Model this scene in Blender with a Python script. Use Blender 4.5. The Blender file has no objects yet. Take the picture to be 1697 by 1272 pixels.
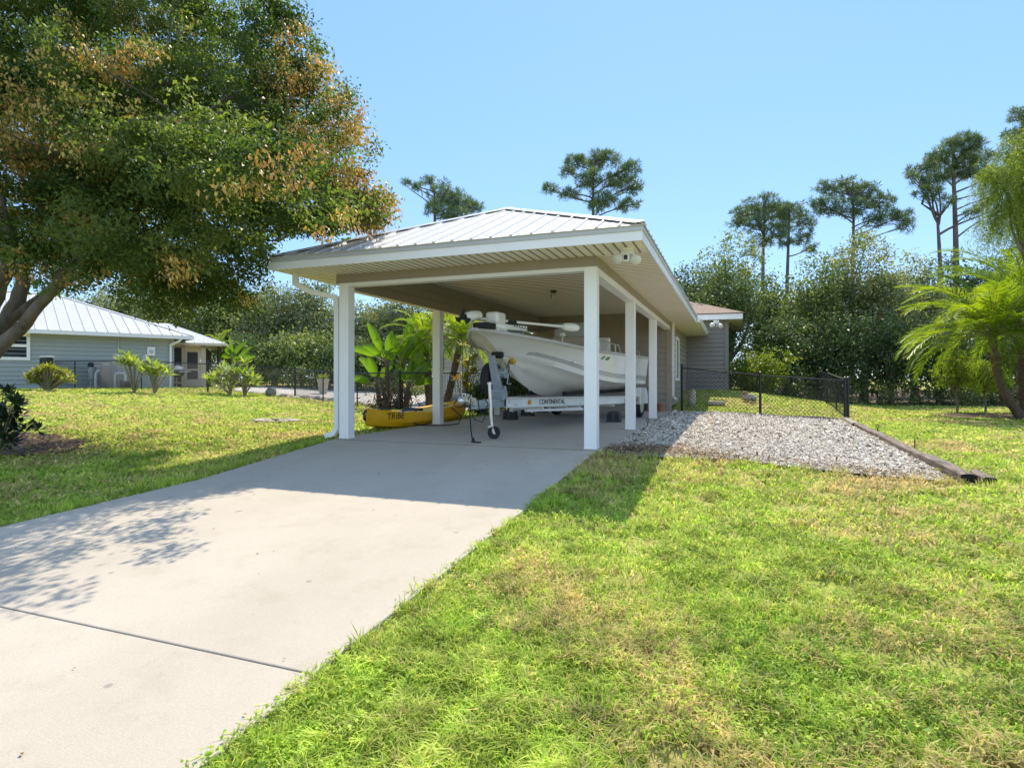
import bpy, math, random
import numpy as np
from mathutils import Vector, Matrix, noise as mnoise
R = math.radians
sc = bpy.context.scene
C = sc.collection
rng = np.random.default_rng(7)
random.seed(7)

# ------------------------------------------------------------------ camera model
F, CX, V0 = 975.0, 848.5, 626.24
YAW = R(20.57)
CAM = Vector((1.845, -8.395, 1.035))
cy_, sy_ = math.cos(YAW), math.sin(YAW)

def at(u, v, zc):
    """pixel of the photograph + distance along the view axis -> point in the world"""
    xc = (u - CX) / F * zc
    return Vector((CAM.x + xc * cy_ - zc * sy_, CAM.y + xc * sy_ + zc * cy_, CAM.z - (v - V0) / F * zc))

def ss(a, b, x):
    t = np.clip((x - a) / (b - a), 0, 1)
    return t * t * (3 - 2 * t)

def H(x, y):
    x = np.asarray(x, float); y = np.asarray(y, float)
    z = np.where(y < 0, .055 * np.maximum(y, -30), 0.0)
    z = z + .60 * ss(-10, -24, x) * ss(-8, 3, y)
    z = z + .55 * ss(10.8, 16.5, y) * ss(8, 1.8, x) * ss(-14, -9, x)
    z = z - .13 * ss(1.2, 4.5, x) * ss(-5, 1, y)
    return z

def G(x, y):
    return float(H(x, y))

# ------------------------------------------------------------------ mesh helper
OFF = {}
class MB:
    def __init__(self):
        self.v = []; self.f = []; self.m = []
    def add(self, vs, fs, m=0):
        b = len(self.v)
        self.v += [tuple(p) for p in vs]
        self.f += [tuple(i + b for i in f) for f in fs]
        self.m += [m] * len(fs)
        return self
    def box(self, a, b, m=0):
        x0, y0, z0 = a; x1, y1, z1 = b
        x0, x1 = min(x0, x1), max(x0, x1); y0, y1 = min(y0, y1), max(y0, y1); z0, z1 = min(z0, z1), max(z0, z1)
        v = [(x0,y0,z0),(x1,y0,z0),(x1,y1,z0),(x0,y1,z0),(x0,y0,z1),(x1,y0,z1),(x1,y1,z1),(x0,y1,z1)]
        return self.add(v, [(0,3,2,1),(4,5,6,7),(0,1,5,4),(1,2,6,5),(2,3,7,6),(3,0,4,7)], m)
    def beam(self, p, q, w, h, m=0, up=(0,0,1), w2=None, h2=None):
        p = Vector(p); q = Vector(q); d = (q - p).normalized(); up = Vector(up)
        s = d.cross(up)
        if s.length < 1e-4: s = d.cross(Vector((1,0,0)))
        s.normalize(); t = s.cross(d)
        w2 = w if w2 is None else w2; h2 = h if h2 is None else h2
        v = []
        for c, ww, hh in ((p, w, h), (q, w2, h2)):
            for a, b in ((-1,-1),(1,-1),(1,1),(-1,1)):
                v.append(c + s * (a * ww / 2) + t * (b * hh / 2))
        return self.add(v, [(0,1,2,3),(7,6,5,4),(0,4,5,1),(1,5,6,2),(2,6,7,3),(3,7,4,0)], m)
    def tube(self, pts, r, n=8, m=0, caps=True):
        pts = [Vector(p) for p in pts]
        rs = r if hasattr(r, '__len__') else [r] * len(pts)
        up = Vector((0,0,1)); b = len(self.v); fs = []
        prev = None
        for i, p in enumerate(pts):
            d = (pts[min(i+1, len(pts)-1)] - pts[max(i-1, 0)])
            d = d.normalized() if d.length > 1e-9 else Vector((0,0,1))
            if prev is None:
                s = d.cross(up if abs(d.z) < .95 else Vector((1,0,0))).normalized()
            else:
                s = (prev - d * prev.dot(d))
                s = s.normalized() if s.length > 1e-6 else d.cross(Vector((1,0,0))).normalized()
            prev = s; t = d.cross(s)
            for k in range(n):
                a = 2 * math.pi * (k + .5) / n
                self.v.append(tuple(p + (s * math.cos(a) + t * math.sin(a)) * rs[i]))
        for i in range(len(pts) - 1):
            for k in range(n):
                k2 = (k + 1) % n
                fs.append((b+i*n+k, b+i*n+k2, b+(i+1)*n+k2, b+(i+1)*n+k))
        if caps:
            fs.append(tuple(b + k for k in range(n))[::-1]); fs.append(tuple(b + (len(pts)-1)*n + k for k in range(n)))
        self.f += fs; self.m += [m] * len(fs)
        return self
    def lathe(self, prof, o, axis=(0,0,1), n=20, m=0):
        """prof: (radius, height along axis)"""
        o = Vector(o); ax = Vector(axis).normalized()
        s = ax.cross(Vector((0,0,1)) if abs(ax.z) < .9 else Vector((1,0,0))).normalized(); t = ax.cross(s)
        b = len(self.v); fs = []
        for r, h in prof:
            for k in range(n):
                a = 2*math.pi*k/n
                self.v.append(tuple(o + ax*h + (s*math.cos(a)+t*math.sin(a))*max(r, 1e-4)))
        for i in range(len(prof)-1):
            for k in range(n):
                k2 = (k+1) % n
                fs.append((b+i*n+k, b+i*n+k2, b+(i+1)*n+k2, b+(i+1)*n+k))
        fs.append(tuple(b+k for k in range(n))[::-1]); fs.append(tuple(b+(len(prof)-1)*n+k for k in range(n)))
        self.f += fs; self.m += [m]*len(fs)
        return self
    def poly(self, pts, m=0):
        return self.add(pts, [tuple(range(len(pts)))], m)
    def slab(self, pts, d, m=0):
        """polygon extruded by vector d"""
        n = len(pts); d = Vector(d)
        v = [Vector(p) for p in pts] + [Vector(p) + d for p in pts]
        fs = [tuple(range(n))[::-1], tuple(range(n, 2*n))] + [(i, (i+1)%n, n+(i+1)%n, n+i) for i in range(n)]
        return self.add(v, fs, m)
    def ball(self, c, r, m=0, n=10, k=7, sq=(1,1,1)):
        c = Vector(c); b = len(self.v); fs = []
        for i in range(k+1):
            th = math.pi*i/k
            for j in range(n):
                a = 2*math.pi*j/n
                self.v.append((c.x+r*sq[0]*math.sin(th)*math.cos(a), c.y+r*sq[1]*math.sin(th)*math.sin(a), c.z+r*sq[2]*math.cos(th)))
        for i in range(k):
            for j in range(n):
                j2=(j+1)%n
                fs.append((b+i*n+j, b+(i+1)*n+j, b+(i+1)*n+j2, b+i*n+j2))
        self.f += fs; self.m += [m]*len(fs)
        return self
    def build(self, name, mats, parent=None, loc=None, smooth=False, bevel=0):
        me = bpy.data.meshes.new(name)
        off = OFF[parent.name] if parent is not None else Vector(loc or (0,0,0))
        me.from_pydata([tuple(Vector(p) - off) for p in self.v], [], self.f)
        for mt in (mats if isinstance(mats, (list, tuple)) else [mats]): me.materials.append(mt)
        me.polygons.foreach_set('material_index', self.m)
        if smooth:
            me.polygons.foreach_set('use_smooth', [True]*len(me.polygons))
            try: me.set_sharp_from_angle(angle=R(40))
            except Exception: pass
        me.update()
        o = bpy.data.objects.new(name, me); C.objects.link(o)
        if parent is not None: o.parent = parent
        else: o.location = off
        OFF[o.name] = off
        if bevel:
            b = o.modifiers.new('bevel', 'BEVEL'); b.width = bevel; b.segments = 2; b.limit_method = 'ANGLE'; b.angle_limit = R(50)
        return o

def tag(o, label=None, cat=None, group=None, kind=None):
    if label: o['label'] = label
    if cat: o['category'] = cat
    if group: o['group'] = group
    if kind: o['kind'] = kind
    return o

def thing(name, label, cat, loc=(0,0,0), group=None):
    o = bpy.data.objects.new(name, None); C.objects.link(o)
    o.location = loc; o.empty_display_size = .2
    OFF[o.name] = Vector(loc)
    return tag(o, label, cat, group)

def copy_tree(o, parent=None):
    c = o.copy(); C.objects.link(c)
    OFF[c.name] = OFF.get(o.name, Vector())
    if parent is not None: c.parent = parent
    for ch in list(o.children): copy_tree(ch, c)
    return c

def np_mesh(name, V, faces_flat, starts, mats, rnd=None, parent=None, loc=None, smooth=False):
    off = OFF[parent.name] if parent is not None else Vector(loc or (0,0,0))
    V = np.asarray(V, np.float32) - np.array(off, np.float32)
    me = bpy.data.meshes.new(name)
    me.vertices.add(len(V)); me.vertices.foreach_set('co', V.ravel())
    me.loops.add(len(faces_flat)); me.loops.foreach_set('vertex_index', np.asarray(faces_flat, np.int32))
    me.polygons.add(len(starts)); me.polygons.foreach_set('loop_start', np.asarray(starts, np.int32))
    if rnd is not None:
        a = me.attributes.new('rnd', 'FLOAT', 'FACE'); a.data.foreach_set('value', np.asarray(rnd, np.float32))
    for mt in (mats if isinstance(mats, (list, tuple)) else [mats]): me.materials.append(mt)
    me.update(calc_edges=True)
    if smooth: me.polygons.foreach_set('use_smooth', np.ones(len(starts), bool))
    o = bpy.data.objects.new(name, me); C.objects.link(o)
    if parent is not None: o.parent = parent
    else: o.location = off
    OFF[o.name] = off
    return o

def unit(a):
    return a / np.maximum(np.linalg.norm(a, axis=-1, keepdims=True), 1e-9)

def leaves(name, P, D, N, L, Wd, rnd, mat, parent=None, fold=.18, loc=None, wide=.45):
    """one pointed leaf per row: base P, direction D, face normal about N"""
    n = len(P); D = unit(D); S = unit(np.cross(D, N)); N = unit(np.cross(S, D))
    L = np.broadcast_to(L, n)[:, None]; Wd = np.broadcast_to(Wd, n)[:, None]
    mid = P + D * L * wide + N * L * fold
    V = np.stack([P, mid - S * Wd * .5, P + D * L, mid + S * Wd * .5], 1).reshape(-1, 3)
    ff = np.arange(4 * n); st = np.arange(0, 4 * n, 4)
    return np_mesh(name, V, ff, st, mat, rnd, parent, loc)

def rdir(n, r=rng):
    return unit(r.normal(size=(n, 3)))

# ------------------------------------------------------------------ materials
def nd(nt, t, **kw):
    n = nt.nodes.new(t)
    for k, v in kw.items():
        if k in n.inputs: n.inputs[k].default_value = v
        else: setattr(n, k, v)
    return n

def newmat(name):
    m = bpy.data.materials.new(name); m.use_nodes = True
    nt = m.node_tree; nt.nodes.clear()
    out = nt.nodes.new('ShaderNodeOutputMaterial')
    return m, nt, out

def c4(c): return (c[0], c[1], c[2], 1)

def mat(name, col, rough=.6, metal=0, var=.12, scale=3.0, bump=0.0, bscale=40, spec=.4, col2=None, dirt=0.0, stretch=(1,1,1), coat=0):
    """solid surface: colour broken by two octaves of noise, optional fine bump and blotches"""
    m, nt, out = newmat(name); L = nt.links
    p = nd(nt, 'ShaderNodeBsdfPrincipled', Roughness=rough, Metallic=metal)
    p.inputs['Specular IOR Level'].default_value = spec
    if coat: p.inputs['Coat Weight'].default_value = coat; p.inputs['Coat Roughness'].default_value = .08
    tc = nd(nt, 'ShaderNodeTexCoord'); mp = nd(nt, 'ShaderNodeMapping'); mp.inputs['Scale'].default_value = stretch
    L.new(tc.outputs['Object'], mp.inputs[0])
    n1 = nd(nt, 'ShaderNodeTexNoise', Scale=scale, Detail=6.0, Roughness=.6); L.new(mp.outputs[0], n1.inputs['Vector'])
    rp = nd(nt, 'ShaderNodeValToRGB')
    a = [max(0, c * (1 - var)) for c in col]; b = [c * (1 + var) for c in (col2 or col)]
    rp.color_ramp.elements[0].position = .32; rp.color_ramp.elements[1].position = .68
    rp.color_ramp.elements[0].color = c4(a); rp.color_ramp.elements[1].color = c4(b)
    L.new(n1.outputs['Fac'], rp.inputs[0])
    colour = rp.outputs[0]
    if dirt:
        n2 = nd(nt, 'ShaderNodeTexNoise', Scale=scale * .35, Detail=8.0, Roughness=.7); L.new(mp.outputs[0], n2.inputs['Vector'])
        r2 = nd(nt, 'ShaderNodeMapRange'); r2.inputs[1].default_value = .5; r2.inputs[2].default_value = .75; r2.inputs[3].default_value = 0; r2.inputs[4].default_value = dirt
        L.new(n2.outputs['Fac'], r2.inputs[0])
        mx = nd(nt, 'ShaderNodeMix', data_type='RGBA'); L.new(r2.outputs[0], mx.inputs[0]); L.new(colour, mx.inputs[6])
        mx.inputs[7].default_value = (.13, .11, .085, 1); colour = mx.outputs[2]
    L.new(colour, p.inputs['Base Color'])
    if bump:
        n3 = nd(nt, 'ShaderNodeTexNoise', Scale=bscale, Detail=5.0); L.new(mp.outputs[0], n3.inputs['Vector'])
        bp = nd(nt, 'ShaderNodeBump', Strength=bump, Distance=.01); L.new(n3.outputs['Fac'], bp.inputs['Height']); L.new(bp.outputs[0], p.inputs['Normal'])
    L.new(p.outputs[0], out.inputs[0])
    return m

def leafmat(name, cols, trans=.35, rough=.5, spec=.35, tcol=None, nscale=.7, amt=.35, glossy=True):
    """leaf: per-leaf colour from the attribute rnd, drifting in clumps, with light passing through"""
    m, nt, out = newmat(name); L = nt.links
    at_ = nd(nt, 'ShaderNodeAttribute', attribute_name='rnd')
    geo = nd(nt, 'ShaderNodeNewGeometry')
    nz = nd(nt, 'ShaderNodeTexNoise', Scale=nscale, Detail=3.0); L.new(geo.outputs['Position'], nz.inputs['Vector'])
    ma = nd(nt, 'ShaderNodeMath', operation='MULTIPLY_ADD'); L.new(nz.outputs['Fac'], ma.inputs[0]); ma.inputs[1].default_value = amt * 2; ma.inputs[2].default_value = -amt
    ad = nd(nt, 'ShaderNodeMath', operation='ADD', use_clamp=True); L.new(ma.outputs[0], ad.inputs[0]); L.new(at_.outputs['Fac'], ad.inputs[1])
    rp = nd(nt, 'ShaderNodeValToRGB'); e = rp.color_ramp.elements
    while len(e) < len(cols): e.new(.5)
    for i, c in enumerate(cols):
        e[i].position = i / (len(cols) - 1); e[i].color = c4(c)
    L.new(ad.outputs[0], rp.inputs[0])
    p = nd(nt, 'ShaderNodeBsdfPrincipled', Roughness=rough); p.inputs['Specular IOR Level'].default_value = spec
    L.new(rp.outputs[0], p.inputs['Base Color'])
    tr = nd(nt, 'ShaderNodeBsdfTranslucent')
    mul = nd(nt, 'ShaderNodeMix', data_type='RGBA', blend_type='MULTIPLY'); mul.inputs[0].default_value = 1
    L.new(rp.outputs[0], mul.inputs[6]); mul.inputs[7].default_value = c4(tcol or (1.5, 1.45, .6)); L.new(mul.outputs[2], tr.inputs[0])
    mx = nd(nt, 'ShaderNodeMixShader', Fac=trans); L.new(p.outputs[0], mx.inputs[1]); L.new(tr.outputs[0], mx.inputs[2])
    L.new(mx.outputs[0], out.inputs[0])
    return m

M = {}
M['white'] = mat('white vinyl', (.86,.86,.85), .38, var=.03, scale=2, bump=.02, bscale=30, dirt=.06)
M['white2'] = mat('white aluminium trim', (.80,.80,.79), .35, var=.03, scale=1.5, dirt=.05)
M['grey_trim'] = mat('grey drip trim', (.46,.47,.45), .4, var=.05, scale=2, dirt=.1)
M['tan'] = mat('tan vinyl trim', (.31,.265,.205), .5, var=.05, scale=2, dirt=.08)
M['soffit'] = mat('cream soffit', (.86,.81,.70), .5, var=.03, scale=1.5, dirt=.05)
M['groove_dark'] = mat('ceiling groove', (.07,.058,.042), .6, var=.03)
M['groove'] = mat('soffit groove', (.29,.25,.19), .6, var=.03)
M['roof'] = mat('galvalume roof', (.60,.585,.56), .38, metal=.3, var=.06, scale=.8, dirt=.14, spec=.5)
M['roofcap'] = mat('galvalume ridge cap', (.74,.73,.72), .35, metal=.35, var=.05, scale=1.2, dirt=.1)
M['screw'] = mat('roof screw', (.12,.11,.10), .5, metal=.3)
M['siding_g'] = mat('brown grey siding', (.30,.26,.215), .55, var=.06, scale=.9, dirt=.08)
M['siding_b'] = mat('taupe siding', (.235,.215,.205), .55, var=.05, scale=.9, dirt=.06)
M['siding_n'] = mat('sage grey siding', (.33,.365,.355), .5, var=.05, scale=.7, dirt=.07)
M['siding_c'] = mat('beige siding', (.40,.35,.28), .55, var=.05, scale=.9)
M['shingle'] = mat('brown shingle', (.22,.15,.115), .9, var=.35, scale=9, bump=.5, bscale=25)
M['glass'] = mat('window glass', (.03,.035,.045), .06, var=.2, scale=1, spec=.8)
M['screen'] = mat('insect screen', (.055,.057,.07), .7, var=.12, scale=2)
M['black'] = mat('black coated steel', (.018,.02,.024), .45, var=.15, scale=5)
M['rubber'] = mat('black rubber', (.022,.022,.024), .75, var=.2, scale=8, bump=.1)
M['chock'] = mat('dark grey moulded plastic', (.05,.05,.052), .6, var=.15, scale=6)
M['hull'] = mat('white gelcoat', (.88,.87,.84), .22, var=.02, scale=1.2, coat=.4, dirt=.03)
M['hull2'] = mat('grey white bottom paint', (.80,.78,.74), .35, var=.05, scale=1.2, dirt=.06)
M['stripe'] = mat('grey hull stripe', (.12,.12,.13), .3, var=.05)
M['rub'] = mat('grey rub rail', (.52,.51,.49), .4, var=.06, scale=4, dirt=.1)
M['alu'] = mat('aluminium', (.62,.63,.64), .35, metal=.6, var=.08, scale=4, dirt=.08)
M['frame'] = mat('white painted frame', (.70,.70,.67), .4, var=.05, scale=2, dirt=.2)
M['galv'] = mat('galvanised steel', (.34,.39,.43), .45, metal=.35, var=.15, scale=6, dirt=.12)
M['chrome'] = mat('zinc plated steel', (.62,.62,.60), .28, metal=.75, var=.08, scale=8)
M['kayak'] = mat('yellow polyethylene', (.84,.45,.008), .38, var=.06, scale=2.5, dirt=.08, col2=(.86,.49,.01))
M['yellow'] = mat('yellow plastic', (.58,.36,.03), .5, var=.1)
M['amber'] = mat('amber reflector', (.62,.33,.02), .3)
M['console'] = mat('cream console', (.52,.47,.38), .4, var=.05, dirt=.06)
M['plexi'] = mat('tinted acrylic', (.42,.46,.48), .1, var=.05, spec=.7)
M['brick'] = mat('red brick', (.26,.13,.085), .9, var=.25, scale=6, bump=.3)
M['clay'] = mat('terracotta', (.34,.17,.10), .85, var=.15, scale=4)
M['stone'] = mat('pale stone', (.44,.39,.32), .9, var=.25, scale=5, bump=.5, bscale=18)
M['rock'] = mat('grey rock', (.17,.17,.16), .9, var=.35, scale=6, bump=.6, bscale=14)
M['timber'] = mat('weathered timber', (.115,.088,.068), .9, var=.45, scale=5, bump=.8, bscale=30, stretch=(6,.6,6), col2=(.19,.155,.125))
M['timber_end'] = mat('rotten timber end', (.012,.010,.010), .95, var=.4, scale=9, bump=.6)
M['timber_pale'] = mat('bleached timber', (.30,.255,.205), .9, var=.25, scale=6, bump=.5, stretch=(6,.6,6))
M['ink'] = mat('black lettering', (.012,.012,.013), .4)
M['inkgrey'] = mat('dark grey lettering', (.09,.09,.10), .4)
M['green'] = mat('green sticker', (.02,.22,.07), .4)
M['lens'] = mat('frosted lamp glass', (.62,.63,.58), .12, var=.03, spec=.6)
M['bronze'] = mat('dark bronze lamp', (.07,.06,.05), .4, metal=.4)
M['pipe'] = mat('white plastic pipe', (.74,.74,.73), .4, var=.05, dirt=.1)
M['tank'] = mat('grey brown tank', (.27,.25,.25), .5, var=.06)
M['meter'] = mat('grey meter box', (.42,.47,.50), .45, var=.06)
M['wood_leg'] = mat('pale wood', (.50,.38,.26), .6, var=.12, scale=5)
M['red'] = mat('red plastic', (.45,.05,.04), .5)
M['concrete_block'] = mat('grey block', (.40,.39,.37), .9, var=.12, scale=6, bump=.3)

def concrete():
    m, nt, out = newmat('broom finished concrete'); L = nt.links
    p = nd(nt, 'ShaderNodeBsdfPrincipled', Roughness=.85); p.inputs['Specular IOR Level'].default_value = .25
    g = nd(nt, 'ShaderNodeNewGeometry')
    def noise_(s, d=6.0, r=.6, st=(1,1,1)):
        mp = nd(nt, 'ShaderNodeMapping'); mp.inputs['Scale'].default_value = st
        L.new(g.outputs['Position'], mp.inputs[0])
        n = nd(nt, 'ShaderNodeTexNoise', Scale=s, Detail=d, Roughness=r); L.new(mp.outputs[0], n.inputs['Vector']); return n.outputs['Fac']
    r1 = nd(nt, 'ShaderNodeValToRGB'); e = r1.color_ramp.elements
    e[0].position = .3; e[0].color = (.415,.37,.305,1); e[1].position = .7; e[1].color = (.485,.435,.365,1)
    L.new(noise_(.7, 8.0, .62, (1,.6,1)), r1.inputs[0])
    r2 = nd(nt, 'ShaderNodeValToRGB'); e = r2.color_ramp.elements
    e[0].position = .30; e[0].color = (.87,.86,.84,1); e[1].position = .5; e[1].color = (1,1,1,1)
    L.new(noise_(2.6, 8.0, .7), r2.inputs[0])
    mx = nd(nt, 'ShaderNodeMix', data_type='RGBA', blend_type='MULTIPLY'); mx.inputs[0].default_value = .8
    L.new(r1.outputs[0], mx.inputs[6]); L.new(r2.outputs[0], mx.inputs[7])
    r3 = nd(nt, 'ShaderNodeValToRGB'); e = r3.color_ramp.elements
    e[0].position = .36; e[0].color = (.80,.80,.80,1); e[1].position = .6; e[1].color = (1.03,1.03,1.03,1)
    L.new(noise_(160, 3.0), r3.inputs[0])
    m2 = nd(nt, 'ShaderNodeMix', data_type='RGBA', blend_type='MULTIPLY'); m2.inputs[0].default_value = .7
    L.new(mx.outputs[2], m2.inputs[6]); L.new(r3.outputs[0], m2.inputs[7])
    # small dark drip spots
    v = nd(nt, 'ShaderNodeTexVoronoi', Scale=2.6); L.new(g.outputs['Position'], v.inputs['Vector'])
    r4 = nd(nt, 'ShaderNodeMapRange'); r4.inputs[1].default_value = .035; r4.inputs[2].default_value = .06; r4.inputs[3].default_value = .55; r4.inputs[4].default_value = 0
    L.new(v.outputs['Distance'], r4.inputs[0])
    m3 = nd(nt, 'ShaderNodeMix', data_type='RGBA'); L.new(r4.outputs[0], m3.inputs[0]); L.new(m2.outputs[2], m3.inputs[6]); m3.inputs[7].default_value = (.17,.155,.14,1)
    L.new(m3.outputs[2], p.inputs['Base Color'])
    b = nd(nt, 'ShaderNodeBump', Strength=.35, Distance=.004); L.new(noise_(130, 4.0, .6, (.25,1,1)), b.inputs['Height']); L.new(b.outputs[0], p.inputs['Normal'])
    L.new(p.outputs[0], out.inputs[0]); return m
M['concrete'] = concrete()

def ground_mat():
    m, nt, out = newmat('lawn soil and thatch'); L = nt.links
    p = nd(nt, 'ShaderNodeBsdfPrincipled', Roughness=.95); p.inputs['Specular IOR Level'].default_value = .1
    g = nd(nt, 'ShaderNodeNewGeometry')
    def nz(s, d=6.0): 
        n = nd(nt, 'ShaderNodeTexNoise', Scale=s, Detail=d, Roughness=.65); L.new(g.outputs['Position'], n.inputs['Vector']); return n.outputs['Fac']
    r1 = nd(nt, 'ShaderNodeValToRGB'); e = r1.color_ramp.elements
    e[0].position = .36; e[0].color = (.34,.38,.08,1); e[1].position = .66; e[1].color = (.46,.36,.17,1)
    L.new(nz(.33), r1.inputs[0])
    r2 = nd(nt, 'ShaderNodeValToRGB'); e = r2.color_ramp.elements
    e[0].position = .3; e[0].color = (.55,.55,.5,1); e[1].position = .7; e[1].color = (1.1,1.1,1.1,1)
    L.new(nz(14, 8.0), r2.inputs[0])
    mx = nd(nt, 'ShaderNodeMix', data_type='RGBA', blend_type='MULTIPLY'); mx.inputs[0].default_value = 1
    L.new(r1.outputs[0], mx.inputs[6]); L.new(r2.outputs[0], mx.inputs[7])
    L.new(mx.outputs[2], p.inputs['Base Color'])
    b = nd(nt, 'ShaderNodeBump', Strength=.8, Distance=.03); L.new(nz(22, 8.0), b.inputs['Height']); L.new(b.outputs[0], p.inputs['Normal'])
    L.new(p.outputs[0], out.inputs[0]); return m
M['ground'] = ground_mat()

def speckle(name, cols, scale, bump=.6, big=.4):
    m, nt, out = newmat(name); L = nt.links
    p = nd(nt, 'ShaderNodeBsdfPrincipled', Roughness=.9); p.inputs['Specular IOR Level'].default_value = .2
    g = nd(nt, 'ShaderNodeNewGeometry')
    v = nd(nt, 'ShaderNodeTexVoronoi', Scale=scale); L.new(g.outputs['Position'], v.inputs['Vector'])
    n = nd(nt, 'ShaderNodeTexNoise', Scale=big, Detail=6.0); L.new(g.outputs['Position'], n.inputs['Vector'])
    sp = nd(nt, 'ShaderNodeSeparateColor'); L.new(v.outputs['Color'], sp.inputs[0])
    ma = nd(nt, 'ShaderNodeMath', operation='MULTIPLY_ADD', use_clamp=True); L.new(n.outputs['Fac'], ma.inputs[0]); ma.inputs[1].default_value = .9; ma.inputs[2].default_value = -.45
    ad = nd(nt, 'ShaderNodeMath', operation='ADD', use_clamp=True); L.new(ma.outputs[0], ad.inputs[0]); L.new(sp.outputs[0], ad.inputs[1])
    rp = nd(nt, 'ShaderNodeValToRGB'); e = rp.color_ramp.elements
    while len(e) < len(cols): e.new(.5)
    for i, c in enumerate(cols): e[i].position = i/(len(cols)-1); e[i].color = c4(c)
    L.new(ad.outputs[0], rp.inputs[0]); L.new(rp.outputs[0], p.inputs['Base Color'])
    b = nd(nt, 'ShaderNodeBump', Strength=bump, Distance=.02, invert=True); L.new(v.outputs['Distance'], b.inputs['Height']); L.new(b.outputs[0], p.inputs['Normal'])
    L.new(p.outputs[0], out.inputs[0]); return m
M['gravel'] = speckle('crushed shell gravel', [(.13,.10,.075),(.36,.31,.25),(.56,.51,.44),(.68,.63,.56)], 40)
M['gravel_far'] = speckle('pale yard gravel', [(.30,.27,.23),(.45,.42,.38),(.58,.56,.53)], 20)
M['mulch'] = speckle('bark mulch', [(.045,.028,.02),(.09,.055,.04),(.17,.11,.08)], 26)
def rndmat(name, cols, rough=.85):
    m, nt, out = newmat(name); L = nt.links
    a = nd(nt, 'ShaderNodeAttribute', attribute_name='rnd')
    rp = nd(nt, 'ShaderNodeValToRGB'); e = rp.color_ramp.elements
    while len(e) < len(cols): e.new(.5)
    for i, c in enumerate(cols): e[i].position = i/(len(cols)-1); e[i].color = c4(c)
    p = nd(nt, 'ShaderNodeBsdfPrincipled', Roughness=rough); p.inputs['Specular IOR Level'].default_value = .25
    L.new(a.outputs['Fac'], rp.inputs[0]); L.new(rp.outputs[0], p.inputs['Base Color']); L.new(p.outputs[0], out.inputs[0]); return m
M['pebble'] = rndmat('gravel pebbles', [(.14,.11,.08),(.42,.37,.30),(.63,.58,.49),(.78,.73,.64)])
M['debris'] = rndmat('fallen leaf litter', [(.06,.04,.025),(.16,.10,.05),(.28,.18,.09),(.36,.25,.13)])

# grass: green, lime and straw blades in drifting patches
def grassmat():
    m, nt, out = newmat('grass blades'); L = nt.links
    a = nd(nt, 'ShaderNodeAttribute', attribute_name='rnd'); g = nd(nt, 'ShaderNodeNewGeometry')
    def nz(s, lo, hi, d=5.0):
        n = nd(nt, 'ShaderNodeTexNoise', Scale=s, Detail=d, Roughness=.65); L.new(g.outputs['Position'], n.inputs['Vector'])
        r = nd(nt, 'ShaderNodeMapRange'); r.inputs[1].default_value = lo; r.inputs[2].default_value = hi; L.new(n.outputs['Fac'], r.inputs[0]); return r.outputs[0]
    rp = nd(nt, 'ShaderNodeValToRGB'); e = rp.color_ramp.elements
    cols = [(.16,.30,.03),(.33,.50,.05),(.50,.62,.09),(.64,.66,.18)]
    while len(e) < 4: e.new(.5)
    for i, c in enumerate(cols): e[i].position = i/3; e[i].color = c4(c)
    ma = nd(nt, 'ShaderNodeMath', operation='MULTIPLY_ADD'); L.new(nz(.9, .3, .7), ma.inputs[0]); ma.inputs[1].default_value = .6; ma.inputs[2].default_value = -.25
    ad = nd(nt, 'ShaderNodeMath', operation='ADD', use_clamp=True); L.new(ma.outputs[0], ad.inputs[0]); L.new(a.outputs['Fac'], ad.inputs[1]); L.new(ad.outputs[0], rp.inputs[0])
    # straw patches
    cmp_ = nd(nt, 'ShaderNodeMath', operation='MULTIPLY_ADD', use_clamp=True); L.new(nz(.42, .47, .70, 7.0), cmp_.inputs[0]); cmp_.inputs[1].default_value = 1.05; L.new(a.outputs['Fac'], cmp_.inputs[2])
    th = nd(nt, 'ShaderNodeMapRange'); th.inputs[1].default_value = .78; th.inputs[2].default_value = 1.0; th.inputs[4].default_value = .85; L.new(cmp_.outputs[0], th.inputs[0])
    mx = nd(nt, 'ShaderNodeMix', data_type='RGBA'); L.new(th.outputs[0], mx.inputs[0]); L.new(rp.outputs[0], mx.inputs[6]); mx.inputs[7].default_value = (.66,.50,.24,1)
    def mulc(prev, s, lo, hi, a, c):
        q = nd(nt, 'ShaderNodeMapRange'); q.inputs[3].default_value = a; q.inputs[4].default_value = c; L.new(nz(s, lo, hi), q.inputs[0])
        m_ = nd(nt, 'ShaderNodeMix', data_type='RGBA', blend_type='MULTIPLY'); m_.inputs[0].default_value = 1; L.new(prev, m_.inputs[6])
        cb = nd(nt, 'ShaderNodeCombineColor'); [L.new(q.outputs[0], cb.inputs[i]) for i in range(3)]; L.new(cb.outputs[0], m_.inputs[7]); return m_
    mx = mulc(mulc(mx.outputs[2], 2.7, .35, .62, .74, 1.22).outputs[2], 11, .33, .62, .64, 1.25)
    p = nd(nt, 'ShaderNodeBsdfPrincipled', Roughness=.55); p.inputs['Specular IOR Level'].default_value = .3
    L.new(mx.outputs[2], p.inputs['Base Color'])
    tr = nd(nt, 'ShaderNodeBsdfTranslucent'); L.new(mx.outputs[2], tr.inputs[0])
    ms = nd(nt, 'ShaderNodeMixShader', Fac=.5); L.new(p.outputs[0], ms.inputs[1]); L.new(tr.outputs[0], ms.inputs[2]); L.new(ms.outputs[0], out.inputs[0]); return m
M['grass'] = grassmat()
M['bark'] = mat('grey brown bark', (.10,.085,.07), .9, var=.35, scale=4, bump=1.0, bscale=14, stretch=(1,1,.35), col2=(.16,.135,.11))
M['bark_pine'] = mat('pine bark', (.13,.11,.11), .9, var=.3, scale=3, bump=1.0, bscale=8, stretch=(1,1,.4))
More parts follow.
